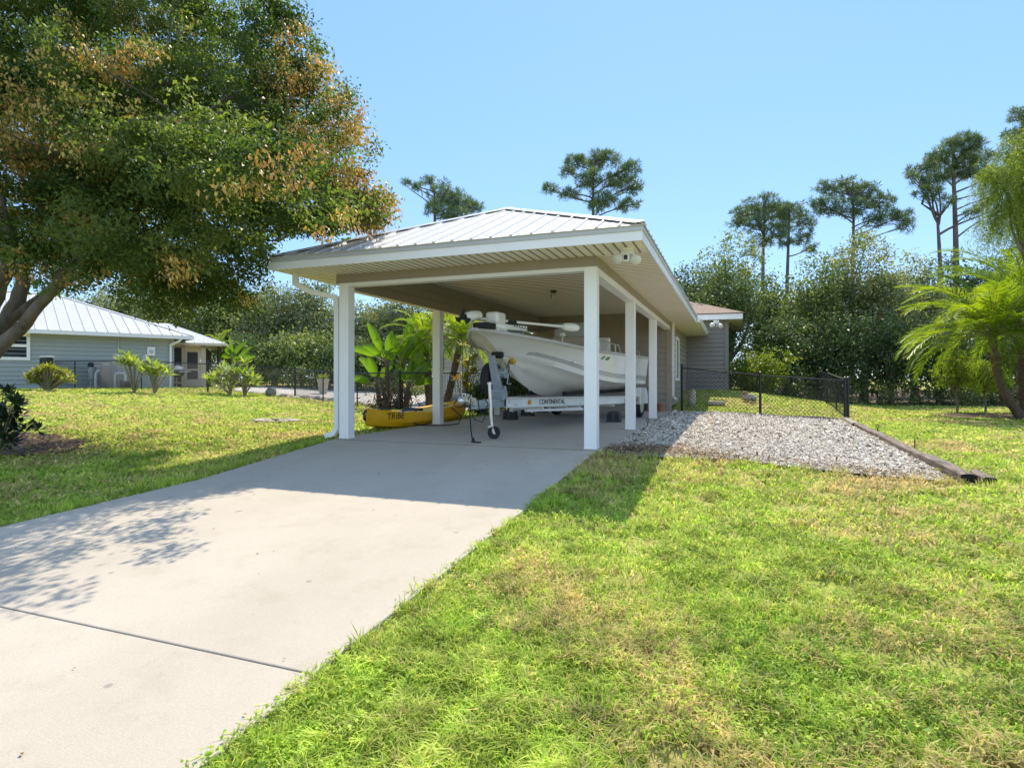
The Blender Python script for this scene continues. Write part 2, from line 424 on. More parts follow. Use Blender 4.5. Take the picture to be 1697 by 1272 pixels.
M['palm_bark'] = mat('fibrous palm bark', (.13,.095,.065), .95, var=.4, scale=9, bump=1.0, bscale=22, stretch=(1,1,2.5))
M['leaf_tree'] = leafmat('broad tree leaf', [(0.030,0.058,0.014),(0.059,0.104,0.028),(0.106,0.149,0.038),(0.165,0.183,0.045)], .52, tcol=(1.95,1.95,.8))
M['leaf_seed'] = leafmat('orange brown seed pods', [(0.313,0.196,0.065),(0.577,0.380,0.103),(0.617,0.607,0.161)], .3, tcol=(1.3,1,.6), amt=.15)
M['leaf_oak'] = leafmat('oak leaf', [(0.069,0.119,0.044),(0.119,0.177,0.058),(0.197,0.246,0.089),(0.315,0.353,0.157)], .32, nscale=.5, tcol=(1.9,1.9,.9))
M['leaf_oak_b'] = leafmat('dark woodland leaf', [(0.048,0.094,0.041),(0.085,0.140,0.056),(0.150,0.206,0.079)], .3, nscale=.5)
M['leaf_oak_c'] = leafmat('silvery woodland leaf', [(0.079,0.118,0.056),(0.142,0.183,0.088),(0.238,0.269,0.142),(0.348,0.365,0.206)], .3, nscale=.5, tcol=(1.9,1.9,.9))
M['leaf_lime_dark'] = leafmat('lime bush leaf', [(.07,.12,.015),(.17,.24,.03),(.30,.37,.05)], .45, nscale=.9, amt=.3)
M['leaf_lime'] = leafmat('lime shrub leaf', [(0.133,0.173,0.020),(0.245,0.265,0.031),(0.367,0.367,0.051)], .45, nscale=.9, amt=.2)
M['leaf_pine'] = leafmat('pine needle', [(0.072,0.132,0.061),(0.121,0.193,0.092),(0.203,0.263,0.121)], .25, nscale=.6, amt=.25)
M['leaf_palm'] = leafmat('palm leaflet', [(0.108,0.203,0.020),(0.216,0.324,0.027),(0.378,0.459,0.041)], .5, nscale=1.2, amt=.15)
M['leaf_weep'] = leafmat('feathery weeping leaf', [(0.078,0.143,0.026),(0.169,0.246,0.032),(0.311,0.363,0.051)], .4, nscale=.9, amt=.3)
M['leaf_banana'] = leafmat('banana leaf', [(.06,.14,.015),(.12,.24,.02),(.20,.33,.03)], .5, nscale=2, amt=.1, spec=.5)
M['leaf_plum'] = leafmat('frangipani leaf', [(0.143,0.234,0.039),(0.260,0.351,0.065),(0.416,0.468,0.117)], .42, nscale=2, amt=.1)
M['leaf_croton'] = leafmat('croton leaf', [(.20,.06,.015),(.16,.20,.02),(.36,.36,.03),(.42,.32,.03)], .4, nscale=3, amt=.2)
M['leaf_dark'] = leafmat('dark glossy leaf', [(.015,.035,.015),(.03,.06,.025),(.055,.085,.035)], .2, rough=.3, spec=.5)
M['stem'] = mat('green brown stem', (.20,.18,.11), .7, var=.25, scale=8)

# ------------------------------------------------------------------ light and camera
SUN = Vector((-.2, 2.45, 3.12)).normalized()
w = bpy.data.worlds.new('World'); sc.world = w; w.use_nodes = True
nt = w.node_tree; nt.nodes.clear()
sky = nt.nodes.new('ShaderNodeTexSky'); sky.sky_type = 'NISHITA'; sky.sun_disc = False
sky.sun_elevation = math.asin(SUN.z); sky.sun_rotation = math.atan2(SUN.x, SUN.y)
sky.air_density = 1.0; sky.dust_density = .1; sky.ozone_density = 2.0; sky.altitude = 0
# sky texture evened by a steady blue; fill brightness added opposite the sun
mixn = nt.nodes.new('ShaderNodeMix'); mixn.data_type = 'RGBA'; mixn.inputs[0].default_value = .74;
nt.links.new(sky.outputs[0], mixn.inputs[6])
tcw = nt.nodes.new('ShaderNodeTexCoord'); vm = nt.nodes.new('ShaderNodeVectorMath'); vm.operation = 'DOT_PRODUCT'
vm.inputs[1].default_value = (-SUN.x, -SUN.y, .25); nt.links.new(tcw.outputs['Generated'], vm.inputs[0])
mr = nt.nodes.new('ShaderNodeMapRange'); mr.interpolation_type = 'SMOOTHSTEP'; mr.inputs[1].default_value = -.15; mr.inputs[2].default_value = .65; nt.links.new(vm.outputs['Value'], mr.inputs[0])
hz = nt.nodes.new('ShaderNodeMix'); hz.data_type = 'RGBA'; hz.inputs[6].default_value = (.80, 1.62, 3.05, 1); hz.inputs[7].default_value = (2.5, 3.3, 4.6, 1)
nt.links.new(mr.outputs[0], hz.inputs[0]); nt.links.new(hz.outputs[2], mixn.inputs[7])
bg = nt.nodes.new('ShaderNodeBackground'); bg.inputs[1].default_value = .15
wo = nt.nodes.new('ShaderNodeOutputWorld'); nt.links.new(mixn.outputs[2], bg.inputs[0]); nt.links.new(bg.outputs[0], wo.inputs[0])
sl = bpy.data.lights.new('sun', 'SUN'); sl.energy = 3.3; sl.angle = R(.53); sl.color = (1, .88, .69)
so = bpy.data.objects.new('sun', sl); C.objects.link(so); so.rotation_euler = (-SUN).to_track_quat('-Z', 'Y').to_euler(); so.location = (0, 20, 30)
cd = bpy.data.cameras.new('camera'); co = bpy.data.objects.new('camera', cd); C.objects.link(co)
cd.sensor_width = 36; cd.lens = 36 * F / 1697; cd.clip_end = 2000; cd.clip_start = .05
cd.shift_y = -(636 - V0) / 1697
co.location = CAM; co.rotation_euler = (R(90), 0, YAW); sc.camera = co
sc.view_settings.view_transform = 'Standard'; sc.view_settings.look = 'None'; sc.view_settings.gamma = 1
sc.view_settings.exposure = 1.15
sc.cycles.max_bounces = 12; sc.cycles.diffuse_bounces = 8; sc.cycles.glossy_bounces = 3; sc.cycles.transmission_bounces = 4
sc.cycles.sample_clamp_indirect = 6; sc.cycles.use_denoising = True

# ------------------------------------------------------------------ ground
def axis_coords(a, b, step, far, grow=1.35):
    mid = list(np.arange(a, b + 1e-6, step)); s = step; lo = []; x = a
    while x > -far: s *= grow; x -= s; lo.append(x)
    s = step; hi = []; x = b
    while x < far: s *= grow; x += s; hi.append(x)
    return np.array(lo[::-1] + mid + hi)
xs = axis_coords(-28, 16, .4, 400); ys = axis_coords(-14, 30, .4, 500)
X, Y = np.meshgrid(xs, ys); Z = H(X, Y) - .035
nx, ny = len(xs), len(ys)
idx = np.arange(nx * ny).reshape(ny, nx)
ff = np.stack([idx[:-1,:-1], idx[:-1,1:], idx[1:,1:], idx[1:,:-1]], -1).reshape(-1, 4)
tag(np_mesh('ground', np.stack([X, Y, Z], -1).reshape(-1, 3), ff.ravel(), np.arange(0, ff.size, 4), M['ground'], smooth=True), kind='structure')

def sheet(name, poly, m, lift, step=.35, jag=0.0, kind='structure'):
    """a ground patch with the outline POLY laid over the terrain"""
    P = np.array(poly, float)
    pts = []
    for i in range(len(P)):
        a, b = P[i], P[(i+1) % len(P)]; n = max(1, int(np.linalg.norm(b-a) / step))
        for k in range(n):
            q = a + (b-a) * k / n
            if jag: q = q + rng.normal(size=2) * jag
            pts.append(q)
    import bmesh
    bm = bmesh.new(); vs = [bm.verts.new((p[0], p[1], 0)) for p in pts]; f = bm.faces.new(vs)
    bmesh.ops.triangulate(bm, faces=[f])
    x0, y0 = P.min(0); x1, y1 = P.max(0)
    for ax, lo, hi in (((1,0,0), x0, x1), ((0,1,0), y0, y1)):
        for c in np.arange(math.ceil(lo/.5)*.5, hi, .5):
            bmesh.ops.bisect_plane(bm, geom=bm.verts[:]+bm.edges[:]+bm.faces[:], plane_co=Vector(ax)*c, plane_no=ax)
    for v in bm.verts: v.co.z = G(v.co.x, v.co.y) + lift
    bmesh.ops.recalc_face_normals(bm, faces=bm.faces[:])
    me = bpy.data.meshes.new(name); bm.to_mesh(me); bm.free(); me.materials.append(m)
    o = bpy.data.objects.new(name, me); C.objects.link(o); OFF[o.name] = Vector()
    return tag(o, kind=kind)

def in_poly(x, y, poly):
    ins = np.zeros(len(x), bool); n = len(poly)
    for i in range(n):
        x1, y1 = poly[i]; x2, y2 = poly[(i+1) % n]
        c = ((y1 > y) != (y2 > y)) & (x < (x2-x1)*(y-y1)/((y2-y1) or 1e-9)+x1)
        ins ^= c
    return ins

# driveway: slabs with open joints, sloping down to the street
DRIVE_L = [(-.07,-4.52),(-3.15,-4.12),(-6.16,-4.30),(-9.2,-4.75),(-12.3,-5.6),(-15.4,-7.0),(-19,-9)]
def dl(y):
    for (ya, xa), (yb, xb) in zip(DRIVE_L, DRIVE_L[1:]):
        if y >= yb: return xa + (xb-xa)*(ya-y)/(ya-yb)
    return DRIVE_L[-1][1]
b = MB()
for (ya, xa), (yb, xb) in zip(DRIVE_L, DRIVE_L[1:]):
    y0, y1 = ya - (.02 if ya > -1 else .005), yb + .005
    z0, z1 = .055*y0, .055*y1
    r0 = .02 + (.02 if ya < -1 else 0); r1 = .02
    v = [(xa,y0,z0),(r0,y0,z0),(r1,y1,z1),(xb,y1,z1)]
    b.slab([(p[0],p[1],p[2]-.12) for p in v], (0,0,.12))
driveway = tag(b.build('driveway', M['concrete'], bevel=.008), kind='structure')
b = MB(); b.slab([(-4.56,-.045,-.2),(.10,-.045,-.2),(.10,10.62,-.2),(-4.56,10.62,-.2)], (0,0,.2))
tag(b.build('carport_slab', M['concrete'], bevel=.01), kind='structure')
M['joint'] = mat('dirt in the joints', (.10,.085,.07), .95, var=.3, scale=10)
b = MB()
b.poly([(-4.5,-.03,-.005),(-4.5,-.12,-.011),(.03,-.12,-.011),(.03,-.03,-.005)])
for ya, xa in DRIVE_L[1:-1]:
    b.poly([(xa,ya+.03,.055*ya-.005),(xa,ya-.03,.055*ya-.009),(.02,ya-.03,.055*ya-.009),(.02,ya+.03,.055*ya-.005)])
tag(b.build('driveway_joints', M['joint']), kind='structure')

GRAVEL = [(.1,.15),(.35,-.25),(1.05,-.35),(1.9,-.2),(2.7,-.42),(3.5,-.35),(4.15,-.38),(4.5,2.5),(4.75,8.5),(4.8,10.6),(2.5,10.65),(.1,10.6)]
sheet('gravel_bed', GRAVEL, M['gravel'], .0, jag=.03)
YARD = [(-20,12.6),(-17.5,13.3),(-14.5,13.0),(-11.7,11.6),(-8.5,8.9),(-6.2,8.9),(-5.0,11.2),(-8,13),(-9,20),(-12,24),(-22,24),(-24,18)]
sheet('gravel_yard', YARD, M['gravel_far'], .0, jag=.05)
MULCH = [(-8.8,-1.3),(-8.0,-1.9),(-8.3,-2.5),(-9.5,-2.9),(-11.5,-2.9),(-12.6,-1.9),(-12,-1.0),(-10.4,-.8)]
sheet('mulch_bed', MULCH, M['mulch'], -.01, jag=.07)
PALMBED = [(7.6,13.0),(10.2,12.2),(13.5,13.0),(14.5,15.6),(11.5,16.6),(8.4,15.2)]
sheet('palm_bed', PALMBED, M['mulch'], -.01, jag=.08)
sheet('woodland_floor', [(5.0,21.2),(9,20.6),(16,22.5),(30,24),(45,60),(-5,60),(0,23.5)], M['mulch'], -.012, jag=.1)

# ------------------------------------------------------------------ building helpers
def siding(mb, p0, p1, z0, z1, n, lap=.18, proud=.034, m=0, back=.06):
    """lapped boards between plan points p0 and p1, facing n"""
    p0 = Vector((p0[0], p0[1], 0)); p1 = Vector((p1[0], p1[1], 0)); n = Vector((n[0], n[1], 0)).normalized()
    k = max(1, round((z1-z0)/lap)); h = (z1-z0)/k
    for i in range(k):
        a = z0 + i*h; c = a + h
        q = [p0 - n*back, p0 + n*proud, p0 + n*.002, p0 - n*back]
        zz = [a, a, c, c]
        v = [Vector((q[j].x, q[j].y, zz[j])) for j in range(4)]
        v2 = [x + (p1-p0) for x in v]
        mb.add(v + v2, [(1,5,6,2),(0,4,5,1),(0,1,2,3),(7,6,5,4),(2,6,7,3)], m)

def grooved(mb, a, b, c, pitch=.1, t=.034, m=0, mg=1, thick=.02):
    """soffit panel: corner a, edge a->b along the boards, edge a->c across them; looks downwards"""
    a = Vector(a); u = Vector(b)-a; w_ = Vector(c)-a; L = w_.length; k = max(1, round(L/pitch)); e = w_/k; g = w_.normalized()*t
    dn = Vector((0,0,-.012))
    for i in range(k):
        s = a + e*i
        mb.add([s+g*.5+dn, s+u+g*.5+dn, s+u+e-g*.5+dn, s+e-g*.5+dn,  s, s+u, s+u+e, s+e], [(0,1,2,3)], m)
        mb.add([s, s+u, s+u+g*.5+dn, s+g*.5+dn, s+e-g*.5+dn, s+u+e-g*.5+dn, s+u+e, s+e], [(0,1,2,3),(4,5,6,7)], mg)

def hip_face(mb, A, B, n, slope, half, rib=.3, m=0, cut0=True, cut1=True, screws=None, rh=.022, rw=.05):
    """one roof face over the eave A->B: rises along plan direction n to a ridge HALF away; hips at 45 degrees"""
    A = Vector(A); B = Vector(B); u = (B-A); L = u.length; u.normalize(); n = Vector((n[0], n[1], 0)).normalized()
    up = Vector((0,0,1)); g = n + up*slope
    top0 = A + u*(half if cut0 else 0) + g*half; top1 = B - u*(half if cut1 else 0) + g*half
    nrm = u.cross(g).normalized()
    if nrm.z < 0: nrm = -nrm
    pts = [A, B, top1] + ([top0] if (top1-top0).length > 1e-3 else [])
    mb.slab(pts, -nrm*.012, m)
    k = int(L/rib)
    for i in range(k+1):
        t = (L - k*rib)/2 + i*rib
        d = half
        if cut0: d = min(d, t)
        if cut1: d = min(d, L-t)
        if d < .08: continue
        s = A + u*t; e = s + g*(d-.02)
        q = [-u*rw*.5, -u*rw*.22 + nrm*rh, u*rw*.22 + nrm*rh, u*rw*.5]
        mb.add([s+x for x in q] + [e+x for x in q], [(0,4,5,1),(1,5,6,2),(2,6,7,3),(0,1,2,3),(7,6,5,4)], m)
        if screws is not None:
            r = .12
            while r < d:
                for o_ in (-.05, .05):
                    c = s + g*r + u*o_
                    mb.add([c+nrm*.008+x for x in (-u*.009-g*.008, u*.009-g*.008, u*.009+g*.008, -u*.009+g*.008)] , [(0,1,2,3)], screws)
                r += .62

# ------------------------------------------------------------------ carport with the closed garage behind it
XL, XR, YB, YE = -4.469, 0.0, 10.62, 17.5
PW = .185
EX, EY = .761, .753
ZB, ZT, ZS, ZF0, ZF1 = 2.55, 2.656, 2.812, 2.80, 2.987
carport = thing('carport', 'open white-posted carport with a ribbed metal hip roof at the head of the concrete driveway', 'carport', (-2.23, 0, 0))
posts = []
for x0, y0 in ((-PW,0),(-PW,3.502),(-PW,7.056),(XL,0),(XL,3.345),(XL,6.96)):
    b = MB(); b.box((x0,y0,0.001),(x0+PW,y0+PW,ZB-.002 if (x0 < -2 and y0 > 1) else ZT))
    b.box((x0-.006,y0-.006,.001),(x0+PW+.006,y0+PW+.006,.03))
    o = b.build('post', M['white'], carport, bevel=.006)
# beams: tan band above, white strip below between the posts
def beam(x0, y0, x1, y1, gaps, axis):
    b = MB(); b.box((x0,y0,ZT),(x1,y1,ZS+.02), 0)
    o = b.build('beam', M['tan'], carport)
    s = MB()
    for g0, g1 in gaps:
        if axis == 'x': s.box((g0,y0+.012,ZB+.045),(g1,y1-.012,ZT-.001))
        else: s.box((x0+.012,g0,ZB),(x1-.012,g1,ZT-.001))
    s.build('beam_trim', M['white2'], o)
beam(XL-.05, -.012, XR+.012, PW, [(XL+PW+.001,-PW-.001)], 'x')
beam(-PW, PW+.002, XR+.012, YB-.02, [(PW+.01,3.50),(3.69,7.054),(7.243,YB-.02)], 'y')
b = MB(); b.box((XL-.012,PW+.002,ZT),(XL+PW-.03,YB-.02,ZS+.02)); lb = b.build('beam', M['tan'], carport)
s = MB()
for g0, g1 in ((PW+.01,YB-.02),): s.box((XL,g0,ZB),(XL+PW-.03,g1,ZT-.001))
s.build('beam_trim', M['soffit'], lb)
b = MB(); siding(b, (XL+PW-.028, PW), (XL+PW-.028, YB-.03), ZB+.0, 3.10, (1,0), back=.01)
b.build('beam_cladding', M['siding_g'], carport)
b = MB(); siding(b, (-PW-.002, YB-.03), (-PW-.002, PW), ZT+.15, 3.10, (-1,0), back=.01); siding(b, (XL+PW, PW+.012), (-PW, PW+.012), ZT+.0, 3.10, (0,1), back=.01)
b.build('beam_cladding', M['siding_g'], carport)
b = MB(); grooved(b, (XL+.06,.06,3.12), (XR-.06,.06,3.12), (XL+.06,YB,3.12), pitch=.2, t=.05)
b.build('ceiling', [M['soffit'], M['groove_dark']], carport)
# soffits, boards square to the eaves
b = MB()
zs = ZS
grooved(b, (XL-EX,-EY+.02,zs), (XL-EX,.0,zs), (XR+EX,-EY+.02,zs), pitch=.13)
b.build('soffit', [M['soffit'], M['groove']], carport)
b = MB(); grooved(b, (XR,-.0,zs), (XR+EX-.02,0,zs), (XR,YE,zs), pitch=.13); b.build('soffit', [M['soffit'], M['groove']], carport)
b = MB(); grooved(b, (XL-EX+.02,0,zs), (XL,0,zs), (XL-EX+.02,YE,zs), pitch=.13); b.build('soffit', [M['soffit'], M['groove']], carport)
# fascia and drip edge
def ring(z0, z1, out, name, m, gl=True):
    b = MB(); t = .022
    b.box((XL-EX-out,-EY-out,z0),(XR+EX+out,-EY-out+t,z1))
    b.box((XR+EX+out-t,-EY-out+t,z0),(XR+EX+out,YE,z1))
    b.box((XL-EX-out,-EY-out+t,z0),(XL-EX-out+t,YE,z1))
    return b.build(name, m, carport, bevel=.003)
ring(ZF0, ZF1-.055, .0, 'fascia', M['white2'])
ring(ZF1-.062, ZF1+.005, .014, 'drip_edge', M['grey_trim'])
# roof
P0 = (XL-EX-.03, -EY-.03, ZF1+.012); P1 = (XR+EX+.03, -EY-.03, ZF1+.012); half = (P1[0]-P0[0])/2; SL = .43
Pb0 = (P0[0], YE, P0[2]); Pb1 = (P1[0], YE, P1[2])
b = MB()
hip_face(b, P0, P1, (0,1), SL, half, m=0, screws=1)
hip_face(b, P1, Pb1, (-1,0), SL, half, m=0, cut1=False)
hip_face(b, P0, Pb0, (1,0), SL, half, m=0, cut1=False)
roof = b.build('roof', [M['roof'], M['screw']], carport)
apex = Vector(((P0[0]+P1[0])/2, P0[1]+half, P0[2]+SL*half))
def cap(mb, p, q, s1, s2, w_=.14):
    """bent ridge cap: two strips lying on the two roof faces"""
    p = Vector(p); q = Vector(q); u = Vector((0,0,.035))
    for s in (s1, s2):
        s = Vector(s).normalized()*w_
        mb.slab([p+u, q+u, q+u*.8+s, p+u*.8+s], (0,0,.006))
b = MB()
cap(b, P0, apex, (1,0,0), (0,1,0)); cap(b, P1, apex, (-1,0,0), (0,1,0))
cap(b, apex, (apex.x, YE, apex.z), (1,0,-SL), (-1,0,-SL))
b.build('ridge_cap', M['roofcap'], roof)
# gutters: left eave, and the right eave along the closed garage
def gutter(x, y0, y1, sgn, z=ZF1-.04):
    b = MB(); pr = [(0,0),(0,-.125),(.075,-.125),(.095,-.07),(.125,-.03),(.125,0),(.117,0),(.115,-.028),(.085,-.07),(.07,-.117),(.008,-.117),(.008,0)]
    v0 = [Vector((x+sgn*a, y0, z+c)) for a, c in pr]; v1 = [Vector((x+sgn*a, y1, z+c)) for a, c in pr]; n = len(pr)
    b.add(v0+v1, [(i,(i+1)%n,n+(i+1)%n,n+i) for i in range(n)])
    for v in (v0, v1): b.poly([v[i] for i in (0,1,2,3,4,5)])
    return b.build('gutter', M['white2'], carport)
gutter(XL-EX-.015, -EY+.02, YE, -1)
gutter(XR+EX+.015, 11.3, YE, 1)
def downspout(pts, parent, w_=.085, d_=.075, m=None, up=(0,1,0)):
    b = MB()
    for p, q in zip(pts, pts[1:]):
        p, q = Vector(p), Vector(q); e = (q-p).normalized()*.022
        b.beam(p-e*.5, q+e, w_, d_, up=up)
    return b.build('downspout', m or M['white2'], parent, bevel=.008)
yd = .10
downspout([(XL-EX+.20,-.42,2.80),(XL-EX+.20,-.42,2.62),(XL-EX+.36,-.22,2.50),(XL-.075,.02,2.42),(XL-.075,.04,2.30),(XL-.075,.04,.17),(XL-.13,.01,.07),(XL-.24,-.04,.04)], carport)
# walls of the closed part
b = MB(); siding(b, (XL, YB), (XR-.11, YB), 0, 3.115, (0,-1)); b.build('wall', M['siding_g'], carport)
b = MB(); siding(b, (XR, YB+.13), (XR, YE), G(0,15)-.3, ZS-.001, (1,0)); b.build('wall', M['siding_g'], carport)
b = MB(); siding(b, (XL, YE), (XL, YB+.13), 0, ZS-.001, (-1,0)); b.build('wall', M['siding_g'], carport)
b = MB(); b.box((XR-.11,YB-.04,0),(XR+.04,YB+.13,ZS-.001)); b.build('corner_trim', M['tan'], carport, bevel=.004)
b = MB(); b.box((XL-.036,YB-.022,0),(XL-.001,YB+.13,ZS-.001)); b.build('corner_trim', M['tan'], carport, bevel=.004)
b = MB()
for z0, z1, y0, y1 in ((.95,1.02,12.3,13.5),(2.35,2.45,12.3,13.5),(1.02,2.35,12.3,12.4),(1.02,2.35,13.4,13.5)): b.box((.0,y0,z0),(.06,y1,z1))
wf = b.build('window', M['white'], carport); b = MB(); b.box((.0,12.4,1.02),(.03,13.4,2.35)); b.build('pane', M['glass'], wf)
downspout([(.06,11.05,2.80),(.06,11.05,.45),(.16,11.05,.36)], carport, up=(1,0,0), m=M['white2'])

# lamps
def floodlight(name, label, p, s=1.0, dirn=(0,-1,0)):
    """ceiling-mounted double floodlight with a camera between the lamps"""
    t = thing(name, label, 'security light', p); p = Vector(p)
    b = MB(); b.lathe([(.085*s,0),(.085*s,-.03*s),(.05*s,-.05*s)], p, n=18); b.box(p+Vector((-.09,-.02,-.075))*s, p+Vector((.09,.02,-.045))*s)
    b.build('mount', M['white2'], t, smooth=True)
    b = MB(); b.box(p+Vector((-.055,-.075,-.19))*s, p+Vector((.035,.03,-.085))*s); cam_ = b.build('camera_body', M['white2'], t, bevel=.014*s)
    b = MB(); b.box(p+Vector((-.04,-.079,-.172))*s, p+Vector((.015,-.0752,-.105))*s); b.build('camera_face', M['ink'], cam_, bevel=.006*s)
    for k in (-1, 1):
        c = p + Vector((k*.125,-.03,-.14-.03*(k>0)))*s; ax = Vector((k*.35,-.8,-.45)).normalized()
        b = MB(); b.lathe([(.02*s,-.07*s),(.05*s,-.06*s),(.068*s,-.01*s),(.07*s,.03*s)], c, ax, n=18); b.beam(c-ax*.06*s, p+Vector((k*.07,0,-.06))*s, .022*s, .022*s)
        l = b.build('lamp_head', M['white2'], t, smooth=True)
        b = MB(); b.lathe([(.064*s,.028*s),(.06*s,.045*s),(.03*s,.058*s),(.001,.06*s)], c, ax, n=18); b.build('lens', M['lens'], l, smooth=True)
    return t
floodlight('security_floodlight', 'white double floodlight with camera under the right corner of the carport eave', (.50,-.33,2.80), .95)
t = thing('ceiling_light', 'small jelly-jar lantern with dark cap hanging from the carport ceiling', 'lamp', (-2.13,5.0,3.11))
b = MB(); b.lathe([(.085,0),(.085,-.025),(.06,-.045),(.055,-.075)], (-2.13,5.0,3.11)); b.build('cap', M['bronze'], t, smooth=True)
b = MB(); b.lathe([(.05,-.075),(.058,-.10),(.056,-.17),(.04,-.20),(.001,-.205)], (-2.13,5.0,3.11)); b.build('glass_jar', M['lens'], t, smooth=True)
for k in range(6):
    pass
t2 = MB()
for k in range(6):
    a = k*math.pi/3; t2.tube([(-2.13+.062*math.cos(a),5.0+.062*math.sin(a),3.11-.07),(-2.13+.062*math.cos(a),5.0+.062*math.sin(a),3.11-.19)], .004, 5)
t2.lathe([(.066,-.118),(.066,-.126)], (-2.13,5.0,3.11)); t2.build('cage', M['bronze'], t)

# ------------------------------------------------------------------ house wing behind
house = thing('house', 'taupe house wing with brown shingle hip roof behind the right chain link fence', 'house', (0,17.6,.4))
hz = .52
b = MB(); siding(b, (-4.4,17.56), (1.53,17.56), hz, 3.42, (0,-1)); b.build('wall', M['siding_b'], house)
b = MB(); siding(b, (1.64,17.68), (1.64,24), hz, 3.42, (1,0)); b.build('wall', M['siding_b'], house)
b = MB(); b.box((1.53,17.515,hz),(1.685,17.68,3.42)); b.build('corner_trim', M['siding_b'], house, bevel=.004)
b = MB(); b.box((-4.4,17.60,0),(1.62,17.7,hz)); b.box((1.52,17.7,0),(1.62,24,hz)); b.build('foundation', M['brick'], house)
ze = 3.44; hx0, hx1, hy0, hy1 = -5.0, 2.22, 17.0, 24.6
b = MB(); grooved(b, (hx0,hy0+.02,ze),(hx0,17.56,ze),(hx1-.6,hy0+.02,ze), pitch=.12); grooved(b, (1.62,hy0+.02,ze),(hx1-.02,hy0+.02,ze),(1.62,hy1,ze), pitch=.12); b.build('soffit', [M['soffit'], M['groove']], house)
b = MB(); b.box((hx0,hy0,ze-.02),(hx1,hy0+.022,ze+.2)); b.box((hx1-.022,hy0+.022,ze-.02),(hx1,hy1,ze+.2)); b.build('fascia', M['white2'], house)
b = MB(); hf = (hx1-hx0)/2; b2 = MB()
A = Vector((hx0-.04,hy0-.04,ze+.21)); B_ = Vector((hx1+.04,hy0-.04,ze+.21)); D_ = Vector((hx1+.04,hy1,ze+.21))
ap = Vector(((A.x+B_.x)/2, A.y+(B_.x-A.x)/2, A.z+.36*(B_.x-A.x)/2))
b.slab([A,B_,ap],(0,0,.03)); b.slab([B_,D_,Vector((ap.x,hy1,ap.z)),ap],(0,0,.03)); b.slab([A,ap,Vector((ap.x,hy1,ap.z)),Vector((A.x,hy1,A.z))],(0,0,.03))
b.build('roof', M['shingle'], house)
floodlight('security_floodlight', 'small white floodlight on the taupe house wing under its eave', tuple(at(1187,531,23.0)), 1.25)

# beige back porch left of the garage
porch = thing('back_house', 'beige sided house part with white porch railing seen under the carport behind the palms', 'house', (-6.5,12.2,0))
b = MB(); siding(b, (-9.2,13.2), (-4.5,13.2), .0, 2.75, (0,-1)); siding(b, (-9.2,19), (-9.2,13.2), .0, 2.75, (-1,0)); b.build('wall', M['siding_c'], porch)
b = MB(); b.slab([(-9.9,12.5,2.75),(-4.4,12.5,2.75),(-4.4,15.5,3.9),(-8.0,15.5,3.9)],(0,0,.08)); b.slab([(-9.9,12.5,2.75),(-8.0,15.5,3.9),(-9.9,20,2.75)],(0,0,.08)); b.build('roof', M['shingle'], porch)
b = MB(); b.box((-8.6,11.1,.0),(-4.6,13.1,.34)); b.build('deck', M['concrete_block'], porch)
b = MB()
b.box((-8.5,11.18,1.22),(-4.7,11.25,1.28)); b.box((-8.5,11.18,.42),(-4.7,11.25,.48))
for k in range(36): b.box((-8.45+k*.105,11.19,.48),(-8.41+k*.105,11.24,1.22))
b.build('railing', M['white'], porch)

# ------------------------------------------------------------------ boat
BO = Vector((-2.21, .62, 0)); BT = Vector((.0813, .9967, 0)).normalized(); BR = Vector((BT.y, -BT.x, 0))
def bp(s, r, z): return BO + BT*s + BR*r + Vector((0,0,z))
def lerp(tab, s):
    for (a, x), (c, y) in zip(tab, tab[1:]):
        if s <= c:
            k = (s-a)/(c-a); k = max(0, min(1, k)); return x + (y-x)*k
    return tab[-1][1]
from bisect import bisect
def smooth_tab(tab, s):
    xs_ = [t[0] for t in tab]; i = min(max(bisect(xs_, s)-1, 0), len(tab)-2)
    def m_(j):
        if j == 0: return (tab[1][1]-tab[0][1])/(tab[1][0]-tab[0][0])
        if j == len(tab)-1: return (tab[-1][1]-tab[-2][1])/(tab[-1][0]-tab[-2][0])
        a = (tab[j][1]-tab[j-1][1])/(tab[j][0]-tab[j-1][0]); c = (tab[j+1][1]-tab[j][1])/(tab[j+1][0]-tab[j][0])
        return 0 if a*c <= 0 else 2*a*c/(a+c)
    x0, y0 = tab[i]; x1, y1 = tab[i+1]; h = x1-x0; t = max(0, min(1, (s-x0)/h))
    return (2*t**3-3*t*t+1)*y0 + (t**3-2*t*t+t)*h*m_(i) + (-2*t**3+3*t*t)*y1 + (t**3-t*t)*h*m_(i+1)
KEEL = [(0,1.84),(.35,1.77),(.75,1.59),(1.08,1.40),(1.52,1.12),(2.05,.88),(2.8,.69),(3.7,.61),(5,.58),(8,.57)]
CHB = [(1.05,.0),(1.5,.24),(2.2,.55),(3,.78),(3.8,.93),(5,1.03),(8,1.05)]
CHZ = [(1.05,1.44),(1.6,1.34),(2.2,1.24),(3,1.10),(3.6,1.02),(5,.92),(8,.86)]
SHB = [(0,.05),(.12,.15),(.4,.33),(.9,.60),(1.7,.90),(2.6,1.08),(4,1.18),(8,1.19)]
SHZ = [(0,1.86),(1,1.755),(2.6,1.635),(4,1.60),(8,1.60)]
boat = thing('boat', 'white fishing boat with grey side stripes parked under the carport on its trailer', 'boat', (-2.0, 4.0, 0))
NS = 44; rows = []; mats_row = None
